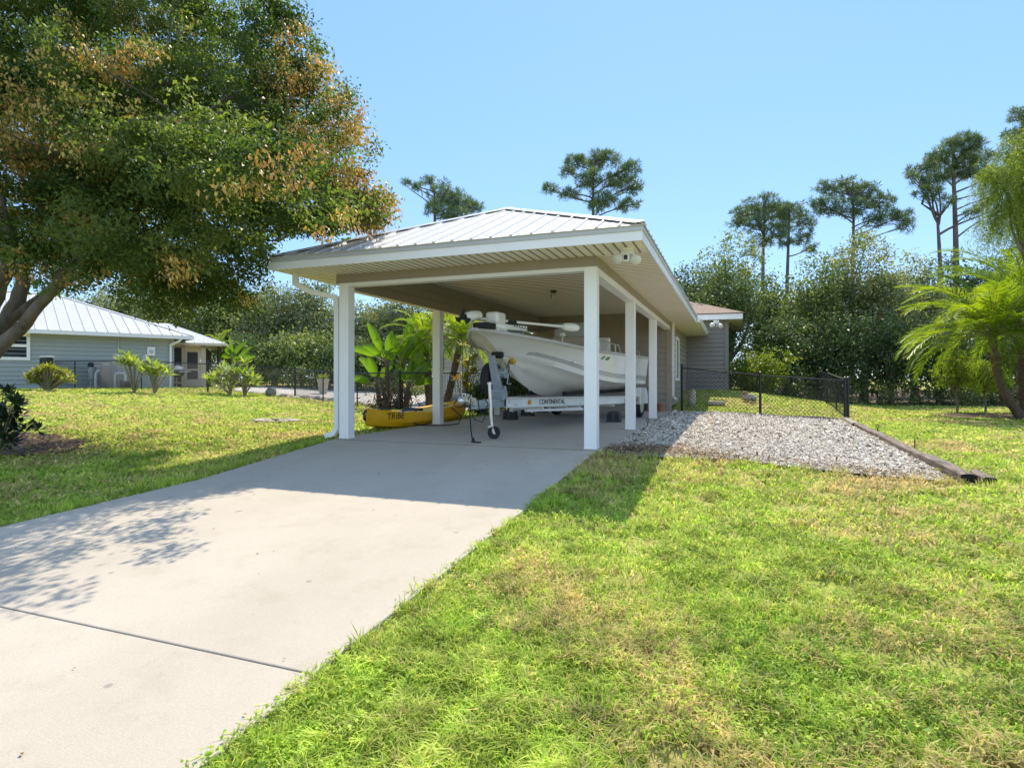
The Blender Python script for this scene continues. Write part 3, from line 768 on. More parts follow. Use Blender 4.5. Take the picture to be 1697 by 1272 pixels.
for i in range(NS+1):
    s = 7.95*(i/NS)**1.35
    kz, sb, sz = smooth_tab(KEEL, s), smooth_tab(SHB, s), smooth_tab(SHZ, s)
    if s <= 1.05: cb, cz = 0.0, kz
    else: cb, cz = smooth_tab(CHB, s), max(kz+.02, smooth_tab(CHZ, s))
    f = min(1, max(0, (s-.95)/.5))                       # bands open out from the stem
    pts = [(.0, kz)]
    for q in (.30, .52, .56, .80): pts.append((cb*q, kz + (cz-kz)*(q**1.08) - (.012 if q == .56 else 0)))
    pts.append((cb, cz))
    pts.append((cb+.055*f, cz+.010*f))
    def side(q):
        bx = cb + .055*f + (sb-cb-.055*f)*(q + .0) - .10*math.sin(math.pi*q)*max(0, 1-s/4.2)*min(1, sb)
        return bx, cz + .012*f + (sz-cz-.012*f)*q
    hgt = max(.05, sz-cz)
    qs = [.10/hgt*f if f else .02, .15, .165, .18, .20, .215, .235, .25, .45, .65, .82, 1.0]
    base = qs[0]
    q_l = [base] + [base + .015 + .15*f*k/7+.01*k/7 for k in range(7)] + [base + (1-base)*k for k in (.40,.62,.82,1.0)]
    for q in q_l: pts.append(side(min(1, q)))
    rows.append((s, pts))
b = MB(); nr = len(rows[0][1])
def rowmat(j, s):
    if j < 5: return 1
    if j == 5: return 0
    if s > 1.25 and j in (7, 9, 11, 13): return 2
    return 0
for sg in (1, -1):
    base = len(b.v)
    for s, pts in rows: b.v += [tuple(bp(s, sg*p[0], p[1])) for p in pts]
    for i in range(NS):
        for j in range(nr-1):
            a = base + i*nr + j; q = (a, a+nr, a+nr+1, a+1)
            b.f.append(q if sg > 0 else q[::-1]); b.m.append(rowmat(j, rows[i][0]))
# transom, raked
s, pts = rows[-1]
n0 = len(b.v)
tv = [bp(s, p[0], p[1]) for p in pts] + [bp(s, -p[0], p[1]) for p in pts[::-1]]
b.add(tv, [tuple(range(len(tv)))], 0)
hull = b.build('hull', [M['hull'], M['hull2'], M['stripe']], boat, smooth=True)
# rub rail and deck
rr = [(s, p[-1][0], p[-1][1]) for s, p in rows]
b = MB()
path = [bp(s, -r, z-.005) for s, r, z in rr[::-1]] + [bp(s, r, z-.005) for s, r, z in rr]
b.tube(path, .034, 8); b.build('rub_rail', M['rub'], boat, smooth=True)
b = MB()
for i in range(NS):
    (s0, r0, z0), (s1, r1, z1) = rr[i], rr[i+1]
    ins0, ins1 = max(.0, r0-.22), max(.0, r1-.22)
    for sg in (1,-1):
        if s0 < 2.4: b.poly([bp(s0,0,z0+.05*min(1,s0)),bp(s0,sg*r0,z0+.02),bp(s1,sg*r1,z1+.02),bp(s1,0,z1+.05*min(1,s1))][::sg])
        else:
            b.poly([bp(s0,sg*ins0,z0+.03),bp(s0,sg*r0,z0+.02),bp(s1,sg*r1,z1+.02),bp(s1,sg*ins1,z1+.03)][::sg])
            b.poly([bp(s0,sg*ins0,z0+.03),bp(s1,sg*ins1,z1+.03),bp(s1,sg*ins1,z1-.3),bp(s0,sg*ins0,z0-.3)][::sg])
b.build('deck', M['hull'], boat)
b = MB(); b.poly([bp(2.42,-.5,1.32),bp(2.42,.5,1.32),bp(3.6,.78,1.30),bp(7.9,.95,1.20),bp(7.9,-.95,1.20),bp(3.6,-.78,1.30)]); b.poly([bp(2.41,-.5,1.32),bp(2.41,.5,1.32),bp(2.41,.6,1.64),bp(2.41,-.6,1.64)]); b.build('cockpit_floor', M['hull2'], boat)
# console, windscreen, seat, fish box, rails
def bbox(mb, s0, s1, r0, r1, z0, z1, m=0, rake=0):
    v = [bp(s0,r0,z0),bp(s0,r1,z0),bp(s1,r1,z0),bp(s1,r0,z0),bp(s0+rake,r0,z1),bp(s0+rake,r1,z1),bp(s1,r1,z1),bp(s1,r0,z1)]
    mb.add(v, [(0,3,2,1),(4,5,6,7),(0,1,5,4),(1,2,6,5),(2,3,7,6),(3,0,4,7)], m)
b = MB(); bbox(b, 4.6, 5.5, -.48, .48, 1.03, 2.02, rake=.14); bbox(b, 4.40, 4.62, -.30, .30, 1.03, 1.62); con = b.build('console', M['console'], boat, bevel=.05)
b = MB(); bbox(b, 4.88, 4.90, -.44, .44, 2.02, 2.36, rake=.15); b.build('windscreen', M['plexi'], con)
b = MB(); b.tube([bp(4.86,-.46,2.0),bp(5.03,-.46,2.38),bp(5.03,.46,2.38),bp(4.86,.46,2.0)], .014, 8); b.build('windscreen_rail', M['chrome'], con)
b = MB(); b.tube([bp(5.52,.0,1.75),bp(5.62,0,1.80)], .02); 
for k in range(12):
    a = k*math.pi/6; a2 = a+math.pi/6
    b.tube([bp(5.62+.04*math.cos(a),.18*math.cos(a),1.80+.18*math.sin(a)),bp(5.62+.04*math.cos(a2),.18*math.cos(a2),1.80+.18*math.sin(a2))], .013, 6)
b.build('steering_wheel', M['rubber'], con)
b = MB(); bbox(b, 6.15, 6.65, -.46, .46, 1.03, 1.62); b.build('seat', M['hull'], boat, bevel=.06)
b = MB(); bbox(b, 6.62, 6.74, -.45, .45, 1.6, 2.12); b.build('seat_back', M['hull'], boat, bevel=.05)
b = MB(); b.ball(bp(3.75,.18,2.0), .075, sq=(1,1,.8)); b.tube([bp(3.75,.18,1.02),bp(3.75,.18,1.98)], .014); b.build('search_lamp', M['hull'], boat, smooth=True)
b = MB(); b.tube([bp(4.3,.55,1.3),bp(4.35,.56,3.0)], .008, 6); b.build('antenna', M['rub'], boat)
b = MB(); bbox(b, 3.15, 3.75, -.35, .35, 1.03, 1.72); b.build('cooler_seat', M['console'], boat, bevel=.04)
for sg in (1,-1):
    b = MB()
    pts = [bp(2.9,sg*1.09,1.66),bp(3.05,sg*1.08,1.86),bp(4.0,sg*1.12,1.83),bp(5.0,sg*1.12,1.81),bp(5.25,sg*1.12,1.63)]
    b.tube(pts, .016, 8)
    for q in (3.5,4.2,4.75): b.tube([bp(q,sg*1.12,1.62),bp(q-.03,sg*1.11,1.835)], .013, 7)
    b.build('grab_rail', M['chrome'], boat, smooth=True)
    b = MB(); b.tube([bp(6.3,sg*1.1,1.63),bp(6.35,sg*1.1,1.75),bp(7.2,sg*1.1,1.74),bp(7.25,sg*1.1,1.63)], .013, 7); b.build('grab_rail', M['chrome'], boat, smooth=True)
# registration marks on the side (what shows beside the post)
def side_pt(s, q, out=.006):
    kz, sb, sz = smooth_tab(KEEL, s), smooth_tab(SHB, s), smooth_tab(SHZ, s); cb, cz = smooth_tab(CHB, s)+.03, smooth_tab(CHZ, s)
    return bp(s, cb+(sb-cb)*q+out, cz+(sz-cz)*q)
b = MB()
for s0 in (3.62, 3.86, 3.98):
    b.poly([side_pt(s0,.72),side_pt(s0+.10,.72),side_pt(s0+.22,.85),side_pt(s0+.12,.85)])
b.build('registration_sticker', M['green'], boat)
# trolling motor lying across the bow
tm = MB()
b = MB(); bbox(b, .30, 1.20, .02, .30, 1.80, 1.90); b.beam(bp(.35,.16,1.93), bp(1.15,.40,1.93), .17, .10); tmo = b.build('trolling_motor', M['hull'], boat, bevel=.025)
b = MB(); b.beam(bp(.5,.24,1.885), bp(1.02,.42,1.865), .02, .05); b.build('decal', M['inkgrey'], tmo)
sh0, sh1 = bp(.20,-.02,2.05), bp(1.62,.98,1.99)
b = MB(); b.tube([sh0, sh1], .024, 10); b.build('shaft', M['hull'], tmo, smooth=True)
b = MB(); d_ = (sh1-sh0).normalized()
b.lathe([(.02,-.02),(.055,0),(.075,.06),(.082,.20),(.07,.30),(.035,.36),(.01,.37)], sh1, d_, n=14); b.build('control_head', M['hull'], tmo, smooth=True)
b = MB(); lo = bp(-.28,-.02,2.04); hi = bp(.12,.03,2.10)
ax = (lo-hi).normalized()
b.lathe([(.02,-.02),(.065,0),(.082,.05),(.085,.26),(.07,.36),(.045,.42)], hi, ax, n=14); b.build('motor_pod', M['hull'], tmo, smooth=True)
b = MB(); b.lathe([(.05,.42),(.05,.50),(.02,.54)], hi, ax, n=12)
for k in range(3):
    a = k*2.094+.4; sd = ax.cross(Vector((0,0,1))).normalized(); u_ = ax.cross(sd)
    q = sd*math.cos(a)+u_*math.sin(a); q2 = ax.cross(q); c = hi+ax*.46
    b.slab([c+q*.04-q2*.02, c+q*.13-q2*.06+ax*.03, c+q*.155, c+q*.13+q2*.05-ax*.03, c+q*.04+q2*.02], ax*.008)
b.build('propeller', M['rubber'], tmo)
b = MB(); bbox(b, -.02, .30, -.03, .26, 1.86, 1.965); b.build('cradle', M['rubber'], tmo, bevel=.02)
b = MB(); bbox(b, .28, .62, .05, .30, 1.965, 2.17); b.build('drive_housing', M['hull'], tmo, bevel=.045)
b = MB(); bbox(b, .64, .95, .18, .42, 1.98, 2.05); b.build('clamp', M['rubber'], tmo, bevel=.02)
b = MB(); cp = []
for k in range(150):
    t_ = k/149; p = bp(.65+.85*t_, .42+.50*t_, 1.955-.05*math.sin(math.pi*t_)); a = t_*2*math.pi*17
    cp.append(p + Vector((0,0,.016*math.sin(a))) + d_*(.016*math.cos(a)))
b.tube(cp, .006, 5); b.build('coiled_cable', M['rubber'], tmo)

# ------------------------------------------------------------------ trailer
trailer = thing('boat_trailer', 'white and grey boat trailer with jack wheel carrying the white fishing boat', 'trailer', (-2.1, 4.0, 0))
b = MB(); b.beam(bp(-.05,0,.585), bp(1.5,0,.585), .10, .15); b.build('tongue', M['galv'], trailer, bevel=.008)
for s0, s1 in ((.42,.46),(1.0,1.012),(1.2,1.212)):
    b = MB(); b.beam(bp(s0,0,.585), bp(s1,0,.585), .112, .162); b.build('clamp_band', M['chrome'], trailer)
b = MB()
b.beam(bp(-.42,0,.70), bp(-.05,0,.64), .085, .07, w2=.12, h2=.13); b.ball(bp(-.44,0,.67), .065); b.beam(bp(-.35,0,.76), bp(-.14,0,.73), .06, .05); b.box(bp(-.2,-.06,.60), bp(-.03,.06,.66)); b.build('coupler', M['chrome'], trailer, smooth=True)
b = MB(); b.tube([bp(-.38,0,.74),bp(-.30,.0,.80),bp(-.18,0,.80),bp(-.12,.0,.73)], .012, 7); b.build('coupler_latch', M['rubber'], trailer)
# rails: starboard one carries the lettering
RA0, RA1, RB = (1.02,.10), (5.4,1.0), (7.7,1.0)
def rail_z(s): return .585 - .018*(s-1)
rails = []
for sg in (1,-1):
    b = MB()
    for (s0,r0),(s1,r1) in ((RA0,RA1),(RA1,RB)):
        p, q = bp(s0,sg*r0,rail_z(s0)), bp(s1,sg*r1,rail_z(s1))
        b.beam(p, q, .012, .17)
        for dz in (-.085,.085): b.beam(p+Vector((0,0,dz)), q+Vector((0,0,dz)), .10, .012)
    rails.append(b.build('frame_rail', M['frame'], trailer))
for s in (2.2, 3.6, 5.2, 7.2):
    r_ = lerp([RA0,RA1,RB], s) if s < 5.4 else 1.0
    b = MB(); b.beam(bp(s,-r_,rail_z(s)-.12), bp(s,r_,rail_z(s)-.12), .07, .07); b.build('cross_member', M['frame'], trailer)
for sg in (1,-1):
    b = MB(); b.beam(bp(1.75,sg*.16,.41), bp(3.7,sg*.66,.36), .05, .055)
    for s in (1.95,2.5,3.1,3.6):
        r_ = .16+(s-1.75)/1.95*.5; b.beam(bp(s,sg*r_,.36), bp(s,sg*(r_+.02),.50), .03, .03)
    b.build('lower_brace', M['frame'], trailer)
    b = MB(); b.beam(bp(3.2,sg*.42,.70), bp(7.6,sg*.62,.70), .09, .09); b.build('bunk', M['rubber'], trailer)
# winch post, spare wheel, jack, bow roller, winch
b = MB(); b.beam(bp(.95,0,.66), bp(.62,0,1.42), .16, .15, up=(0,1,0), w2=.10, h2=.12); b.beam(bp(.98,0,.66), bp(.90,0,.86), .22, .24, up=(0,1,0)); b.build('winch_post', M['galv'], trailer, bevel=.012)
b = MB(); b.tube([bp(.86,-.10,1.45),bp(.86,.10,1.45)], .06, 14); b.build('bow_roller', M['rubber'], trailer, smooth=True)
b = MB(); b.tube([bp(1.30,.02,1.38),bp(1.30,.14,1.38)], .085, 16); b.build('keel_roller', M['yellow'], trailer, smooth=True)
b = MB(); b.tube([bp(1.0,-.08,1.12),bp(1.0,.10,1.12)], .09, 14); b.beam(bp(.8,0,1.08), bp(1.1,0,1.08), .1, .03); b.tube([bp(1.0,.10,1.12),bp(1.0,.15,1.12),bp(.93,.16,.93),bp(.93,.24,.93)], .012, 6); b.build('winch', M['galv'], trailer, smooth=True)
b = MB(); b.tube([bp(1.05,.08,1.18),bp(1.12,.09,1.30),bp(1.26,.07,1.40)], .010, 6)
for k in range(16):
    p = bp(1.12+.012*math.sin(k*1.7),.10,1.28-.035*k); b.beam(p, p+Vector((.006,0,-.03)), .012 if k % 2 else .026, .022 if k % 2 else .010)
b.build('safety_chain', M['bronze'], trailer)
def wheel(c, ax, R_, W_, rimmat, name='wheel', parent=trailer, hub=.6):
    c = Vector(c); b = MB(); h = W_/2
    b.lathe([(R_*.62,-h*.8),(R_*.80,-h),(R_*.95,-h*.8),(R_,-h*.35),(R_,h*.35),(R_*.95,h*.8),(R_*.80,h),(R_*.62,h*.8)], c, ax, n=28); o = b.build(name, M['rubber'], parent, smooth=True)
    b = MB(); b.lathe([(R_*.64,h*.82),(R_*.60,h*.86),(R_*.54,h*.45),(R_*.3,h*.5),(R_*.2,h*.75),(R_*.12,h*.95),(.001,h*.95)], c, ax, n=28)
    for k in range(5):
        a = k*1.2566; axv = Vector(ax).normalized(); s_ = axv.cross(Vector((0,0,1))).normalized(); t_ = axv.cross(s_)
        d = s_*math.cos(a)+t_*math.sin(a); b.beam(c+axv*h*.62+d*R_*.2, c+axv*h*.62+d*R_*.58, R_*.16, R_*.06, up=axv)
    b.build('rim', rimmat, o, smooth=True); return o
wheel(bp(1.02,-.20,1.0), (-BR), .33, .19, M['galv'], 'spare_wheel')
AX = 6.9
for sg in (1,-1):
    wheel(bp(AX,sg*1.16,.335), BR*sg, .335, .20, M['alu'])
    b = MB(); n_ = 9; v = []
    for k in range(n_+1):
        a = math.pi*(1 - k/n_); cs, cz = math.cos(a), math.sin(a)
        v.append((AX + .47*max(-1,min(1,cs*1.12)), .40+.37*min(1, cz*1.18)))
    v = [(AX-.47,.36)] + v + [(AX+.47,.36)]
    for (s0,z0),(s1,z1) in zip(v, v[1:]):
        b.slab([bp(s0,sg*1.02,z0),bp(s1,sg*1.02,z1),bp(s1,sg*1.29,z1),bp(s0,sg*1.29,z0)], (0,0,.012))
    b.slab([bp(s,sg*1.29,z) for s, z in v], BR*sg*.01)
    b.slab([bp(s,sg*1.02,z) for s, z in v], BR*sg*.01) if False else None
    fd = b.build('fender', M['frame'], trailer)
    b = MB(); b.beam(bp(AX-.95,sg*1.06,.50), bp(AX-.46,sg*1.16,.50), .12, .035); b.build('fender_step', M['frame'], trailer)
    b = MB(); b.beam(bp(AX-.505,sg*1.1,.48), bp(AX-.505,sg*1.24,.48), .012, .05); b.build('side_lamp', M['red'], trailer)
b = MB(); b.beam(bp(AX,-1.1,.335), bp(AX,1.1,.335), .06, .06); b.build('axle', M['galv'], trailer)
jx = bp(.30,.16,0)
b = MB(); b.tube([jx+Vector((-.03,-.0,.95)), jx+Vector((0,0,.34))], .029, 12); b.tube([jx+Vector((0,0,.36)), jx+Vector((.015,0,.20))], .026, 12); b.lathe([(.042,0),(.042,.03),(.02,.04)], jx+Vector((-.03,0,.93)), n=12)
b.beam(jx+Vector((-.01,0,.62)), bp(.30,.04,.60), .06, .09)
jack = b.build('tongue_jack', M['chrome'], trailer, smooth=True)
b = MB(); c0 = jx+Vector((-.03,0,.97)); b.tube([c0, c0+Vector((.06,.02,-.02)), c0+Vector((.13,.02,.02)), c0+Vector((.17,.02,.14)), c0+Vector((.19,.02,.16)),c0+Vector((.29,.02,.16))], .011, 7); b.build('crank', M['galv'], jack, smooth=True)
wc = jx+Vector((.06,-.02,.108)); b = MB(); b.lathe([(.06,-.03),(.095,-.038),(.108,-.02),(.108,.02),(.095,.038),(.06,.03)], wc, (.35,-1,0), n=24); b.build('jack_wheel', M['rubber'], jack, smooth=True)
b = MB()
for k in (-1,1):
    o_ = Vector((.33,-.94,0))*(.055*k)
    b.slab([jx+o_+Vector((-.045,0,.215)), jx+o_+Vector((.035,0,.215)), jx+o_+Vector((.085,0,.085)), jx+o_+Vector((.045,0,.085))], Vector((.33,-.94,0))*.008)
b.beam(jx+Vector((-.005,.06,.212)), jx+Vector((-.005,-.06,.212)), .07, .02); b.build('jack_fork', M['chrome'], jack)
# lettering on the starboard rail
def lettering(name, text, p, du, dv, size, m, parent, bold=0.0, sx=1.0, shear=0):
    cu = bpy.data.curves.new(name, 'FONT'); cu.body = text; cu.size = size; cu.offset = bold; cu.extrude = .0008; cu.shear = shear; cu.resolution_u = 3
    tmp = bpy.data.objects.new('lettering_source', cu); C.objects.link(tmp)
    bpy.context.view_layer.update()
    me = bpy.data.meshes.new_from_object(tmp.evaluated_get(bpy.context.evaluated_depsgraph_get()))
    C.objects.unlink(tmp); bpy.data.objects.remove(tmp)
    du = Vector(du).normalized(); dv = Vector(dv).normalized(); dn = du.cross(dv)
    off = OFF[parent.name]
    mx = max(v.co.x for v in me.vertices) if len(me.vertices) else 1
    for v in me.vertices:
        c = v.co.copy(); v.co = Vector(p) + du*(c.x*sx) + dv*c.y + dn*(c.z+.002) - off
    me.materials.clear(); me.materials.append(m); me.name = name
    o = bpy.data.objects.new(name, me); C.objects.link(o); o.parent = parent; OFF[o.name] = off
    return o, mx*sx
ra, rb_ = bp(RA0[0],RA0[1],rail_z(RA0[0])), bp(RA1[0],RA1[1],rail_z(RA1[0]))
rd = (rb_-ra); rn = rd.cross(Vector((0,0,1))).normalized(); rl = rd.length; rd.normalize()
def on_rail(d, z): return ra + rd*d + rn*.0085 + Vector((0,0,z))
lettering('lettering', 'CONTINENTAL', on_rail(1.05,-.045), rd, (0,0,1), .135, M['ink'], rails[0], bold=.002, sx=1.02)
b = MB(); b.tube([on_rail(.72,.0)-rn*.004, on_rail(.72,0)+rn*.018], .048, 18); b.build('reflector', M['amber'], rails[0], smooth=True)
b = MB(); b.tube([on_rail(.69,.0)+rn*.0185, on_rail(.69,0)+rn*.021], .018, 10); b.build('reflector_core', M['red'], rails[0])
b = MB(); b.beam(on_rail(.05,.02), on_rail(.10,.02), .006, .05); b.build('label_plate', M['meter'], rails[0])
b = MB(); b.beam(on_rail(.24,-.035), on_rail(.29,-.035), .004, .008); b.beam(on_rail(.30,-.05), on_rail(.325,-.05), .004, .012); b.build('caution_print', M['inkgrey'], rails[0])
# cables at the coupler
b = MB()
p0 = bp(-.22,.05,.70); b.tube([p0, p0+Vector((.0,-.03,-.25)), p0+Vector((.03,-.06,-.5)), p0+Vector((.10,-.15,-.655)), p0+Vector((.13,-.18,-.675))], .011, 7); b.lathe([(.03,0),(.022,.05),(.012,.07)], (p0.x+.125,p0.y-.175,.012), n=10); b.beam((p0.x+.10,p0.y-.17,.012),(p0.x+.26,p0.y-.2,.012),.05,.02)
b.build('wiring_plug', M['rubber'], trailer, smooth=True)
b = MB(); q0 = bp(-.30,-.02,.66)
b.tube([q0, q0+Vector((-.13,0,.02)), q0+Vector((-.20,.02,-.06)), q0+Vector((-.12,0,-.11)), q0+Vector((.0,0,-.08)), q0+Vector((.12,0,.12)), q0+Vector((.24,.0,.02)), q0+Vector((.26,0,-.12)), q0+Vector((.33,0,-.2)), q0+Vector((.42,0,-.05)), q0+Vector((.36,0,.05))], .010, 6)
b.tube([q0+Vector((.05,0,-.03)), q0+Vector((.18,0,-.30)), q0+Vector((.32,0,-.34)), q0+Vector((.40,.05,-.10))], .008, 6)
b.build('brake_cable', M['rubber'], trailer, smooth=True)

# loops of black cord on the slab by the second left post
b = MB(); px, py = XL+.05, 3.2
b.tube([(px-.22,py-.25,.34),(px-.33,py-.3,.2),(px-.25,py-.35,.06),(px-.05,py-.34,.012),(px+.22,py-.28,.012),(px+.45,py-.15,.012),(px+.7,py-.05,.05),(px+.78,py-.1,.22),(px+.6,py-.2,.40)], .013, 7)
tag(b.build('power_cord', M['rubber'], smooth=True, loc=(px,py,0)), 'black cord looped round the foot of the second left carport post', 'cord')

# wheel chocks: black moulded blocks with two pockets
def chock(p, label):
    p = Vector(p); t = thing('wheel_chock', label, 'chock', p, 'black moulded chocks on the carport slab')
    b = MB(); w_, d_, h = .34, .24, .26
    prof = [(0,0),(w_,0),(w_-.03,h*.92),(w_-.14,h),(w_/2,h*.93),(.14,h),(.03,h*.92)]
    b.slab([p+Vector((x-w_/2,0,z)) for x, z in prof], (0,d_,0)); o = b.build('block', M['chock'], t, bevel=.012)
    for k in (-1,1):
        b = MB(); b.slab([p+Vector((k*.085+x,-.003,z)) for x, z in ((-.045,.05),(.045,.05),(.045,.16),(.025,.20),(-.025,.20),(-.045,.16))], (0,.001,0)); b.build('pocket', M['ink'], t)
    return t
def gz(u, v, z=0.0): # pixel on the level z
    zc = F*(CAM.z - z)/(v - V0); p = at(u, v, zc); p.z = z; return p
chock(gz(843,695.5), 'black twin-pocket wheel chock below the left end of the white lettered trailer rail')
chock(gz(872,689), 'black wheel chock lying just behind and right of the twin-pocket chock at the trailer tongue')
chock(gz(898,684), 'black wheel chock deep in shade under the trailer lettering')
chock(gz(1016,699.5), 'black twin-pocket wheel chock between the front and second right carport posts')

# ------------------------------------------------------------------ kayak
KA, KB = Vector((-5.0, 1.55, 0)), Vector((-5.0, 6.1, 0))
kd = (KB-KA); KL = kd.length; kd.normalize(); kr = Vector((kd.y,-kd.x,0))
def kp(s, r, z): return KA + kd*s + kr*r + Vector((0,0,G(-5,1)+z-.02))
kayak = thing('kayak', 'yellow sit-on kayak lying on the grass beside the carport slab', 'kayak', kp(KL/2,0,0))
b = MB(); NS = 30; sec = []
for i in range(NS+1):
    t = i/NS; e = min(t, 1-t)*2
    wd = .40*(1-(1-e)**3.4)+.008; wd = wd**1.0
    bot = .12*(1-e)**5; top = .30 + .14*(1-e)**1.6 - .05*math.exp(-((t-.2)/.05)**2)
    if t > .5: top += .03
    sec.append([(wd*x, bot + (top-bot)*z) for x, z in ((.0,0),(.5,.01),(.80,.08),(.90,.25),(.97,.32),(1.0,.58),(.97,.86),(.85,1.0),(.55,1.02),(.32,.92),(0,.88))])
nr = len(sec[0])
for sg in (1,-1):
    base = len(b.v)
    for i, s_ in enumerate(sec): b.v += [tuple(kp(KL*i/NS, sg*p[0], p[1])) for p in s_]
    for i in range(NS):
        for j in range(nr-1):
            a = base+i*nr+j; q = (a, a+nr, a+nr+1, a+1); b.f.append(q if sg > 0 else q[::-1]); b.m.append(0)
kh = b.build('hull', M['kayak'], kayak, smooth=True)
b = MB(); b.tube([kp(.04,0,.42),kp(-.06,.0,.36),kp(-.09,.03,.28),kp(-.04,0,.22)], .02, 8); b.build('carry_handle', M['rubber'], kayak)
b = MB(); b.beam(kp(.30,.12,.435), kp(.62,.15,.405), .10, .03); b.build('hatch', M['inkgrey'], kayak)
for s0 in (1.5, 3.0):
    b = MB(); b.slab([kp(s0,-.22,.27),kp(s0+.42,-.22,.27),kp(s0+.45,-.22,.37),kp(s0+.38,-.22,.375)], kr*.44); b.build('seat', M['rubber'], kayak, bevel=.02)
# lettering on the side facing the slab
pa = kp(.62,.385,.20); 
def kw(s_): e_ = min(s_/KL, 1-s_/KL)*2; return .40*(1-(1-e_)**3.4)+.008
lettering('lettering', 'TRiBE', kp(.42,kw(.42)+.012,.205), kp(.95,kw(.95)+.012,0)-kp(.42,kw(.42)+.012,0), (0,0,1), .19, M['ink'], kh, bold=.0, sx=1.05, shear=.1)

# ------------------------------------------------------------------ chain link fences
def fence(label, pts, hts, big=(0,), mid=2.4, wire=.0055, dia=.08, group=None):
    """pts: plan points with posts between them; hts: rail height above ground"""
    base = (pts[0][0], pts[0][1], G(*pts[0])); t = thing('chain_link_fence', label, 'fence', base, group)
    P = []
    for (a, c), (ha, hc), last in zip(zip(pts, pts[1:]), zip(hts, hts[1:]), [False]*(len(pts)-2)+[True]):
        n = max(1, round((Vector(c)-Vector(a)).length/mid))
        for k in range(n + (1 if last else 0)):
            f = k/n; P.append((a[0]+(c[0]-a[0])*f, a[1]+(c[1]-a[1])*f, ha+(hc-ha)*f, k == 0 or k == n))
    rail = []
    for x, y, h, cor in P:
        z = G(x, y); b = MB(); r = .038 if cor else .024
        b.tube([(x,y,z-.1),(x,y,z+h+(.08 if cor else .0))], r, 10)
        if cor: b.lathe([(r*1.15,0),(r*1.0,.03),(.005,.05)], (x,y,z+h+.07), n=10)
        b.build('post', M['black'], t, smooth=True); rail.append(Vector((x,y,z+h)))
    b = MB(); b.tube(rail, .021, 8); b.build('top_rail', M['black'], t, smooth=True)
    V = []; Fc = []
    for (x0,y0,h0,_), (x1,y1,h1,_) in zip(P, P[1:]):
        a = Vector((x0,y0,0)); c = Vector((x1,y1,0)); L = (c-a).length; nrm = (c-a).normalized().cross(Vector((0,0,1)))*.0
        z0, z1 = G(x0,y0)+.03, G(x1,y1)+.03; hh = (h0+h1)/2 - .03
        u = (c-a).normalized(); off = u.cross(Vector((0,0,1)))*.012
        for sg in (1,-1):
            d = -hh
            while d < L + hh:
                # wire starts at bottom x=d and climbs with slope sg
                s0, s1 = (d, d+hh) if sg > 0 else (d+hh, d)
                xa, xb = s0, s1; za, zb = 0, hh
                if sg > 0:
                    if xa < 0: za += -xa; xa = 0
                    if xb > L: zb -= xb-L; xb = L
                else:
                    if xa > L: za += xa-L; xa = L
                    if xb < 0: zb -= -xb; xb = 0
                d += dia*1.414
                if zb - za < .03: continue
                p = a + u*xa + off*sg*.3 + Vector((0,0,z0+(z1-z0)*xa/L+za)); q = a + u*xb + off*sg*.3 + Vector((0,0,z0+(z1-z0)*xb/L+zb))
                e = (q-p).normalized(); s_ = e.cross(u.cross(Vector((0,0,1)))).normalized()*wire; t_ = u.cross(Vector((0,0,1)))*wire
                k = len(V); V += [p+s_, p-s_*.5+t_, p-s_*.5-t_, q+s_, q-s_*.5+t_, q-s_*.5-t_]
                Fc += [(k,k+1,k+4,k+3),(k+1,k+2,k+5,k+4),(k+2,k,k+3,k+5)]
    np_mesh('wire_mesh', [tuple(v) for v in V], np.array(Fc).ravel(), np.arange(0, len(Fc)*4, 4), M['black'], parent=t)
    return t
fence('black chain link fence running from the garage corner behind the gravel bed', [(.34,10.9),(2.62,10.82),(4.85,10.7)], [1.36,1.17,1.09], mid=2.6)
fence('black chain link fence running back towards the woods from the corner post by the timber', [(4.95,10.85),(5.1,16.0),(5.4,22.5)], [1.09,1.12,1.1], mid=2.2, wire=.003, dia=.12)
fl = [(-27.2,7.6),(-19.35,10.75),(-16.2,12.5),(-8.25,8.15),(-4.75,10.4)]
fence('long black chain link fence across the back of the left lawn', fl, [1.15,1.2,1.2,1.21,1.2], mid=2.9)

# ------------------------------------------------------------------ neighbour's house
A = at(26,543,24); B_ = at(321,555,28.4); nd_ = Vector((B_.x-A.x, B_.y-A.y, 0)); nl = nd_.length; nd_.normalize(); nn = Vector((nd_.y,-nd_.x,0))  # nn towards the camera
def hp(s, o, z): return Vector((A.x,A.y,0)) + nd_*s + nn*o + Vector((0,0,z))
EZ = 3.06
nb = thing('neighbour_house', "sage grey neighbour's house with ribbed metal hip roof behind the left fence", 'house', hp(2,-3,.5))
b = MB(); siding(b, hp(-9,-.5,0)[:2], hp(nl-.75,-.5,0)[:2], .42, EZ-.12, nn); 
b.build('wall', M['siding_n'], nb)
b = MB(); siding(b, hp(nl-.75,-.5,0)[:2], hp(nl-.75,-9,0)[:2], .42, EZ-.12, nd_); b.build('wall', M['siding_n'], nb)
hw = 4.9; e0 = hp(-9.5,0,EZ); e1 = hp(nl,0,EZ)
b = MB(); hip_face(b, e0, e1, -nn, .415, hw, rib=.42, cut0=False, rh=.03, rw=.045)
e2 = hp(nl,-2*hw,EZ); hip_face(b, e1, e2, -nd_, .415, hw, rib=.42, rh=.03, rw=.045)
nroof = b.build('roof', M['roof'], nb)
apx = e1 - nd_*hw - nn*hw + Vector((0,0,.415*hw))
b = MB(); cap(b, e1, apx, -nd_, -nn, .12); cap(b, hp(-9.5,-hw,apx.z), apx, nn-Vector((0,0,.41)), -nn-Vector((0,0,.41)), .12); b.build('ridge_cap', M['roofcap'], nroof)
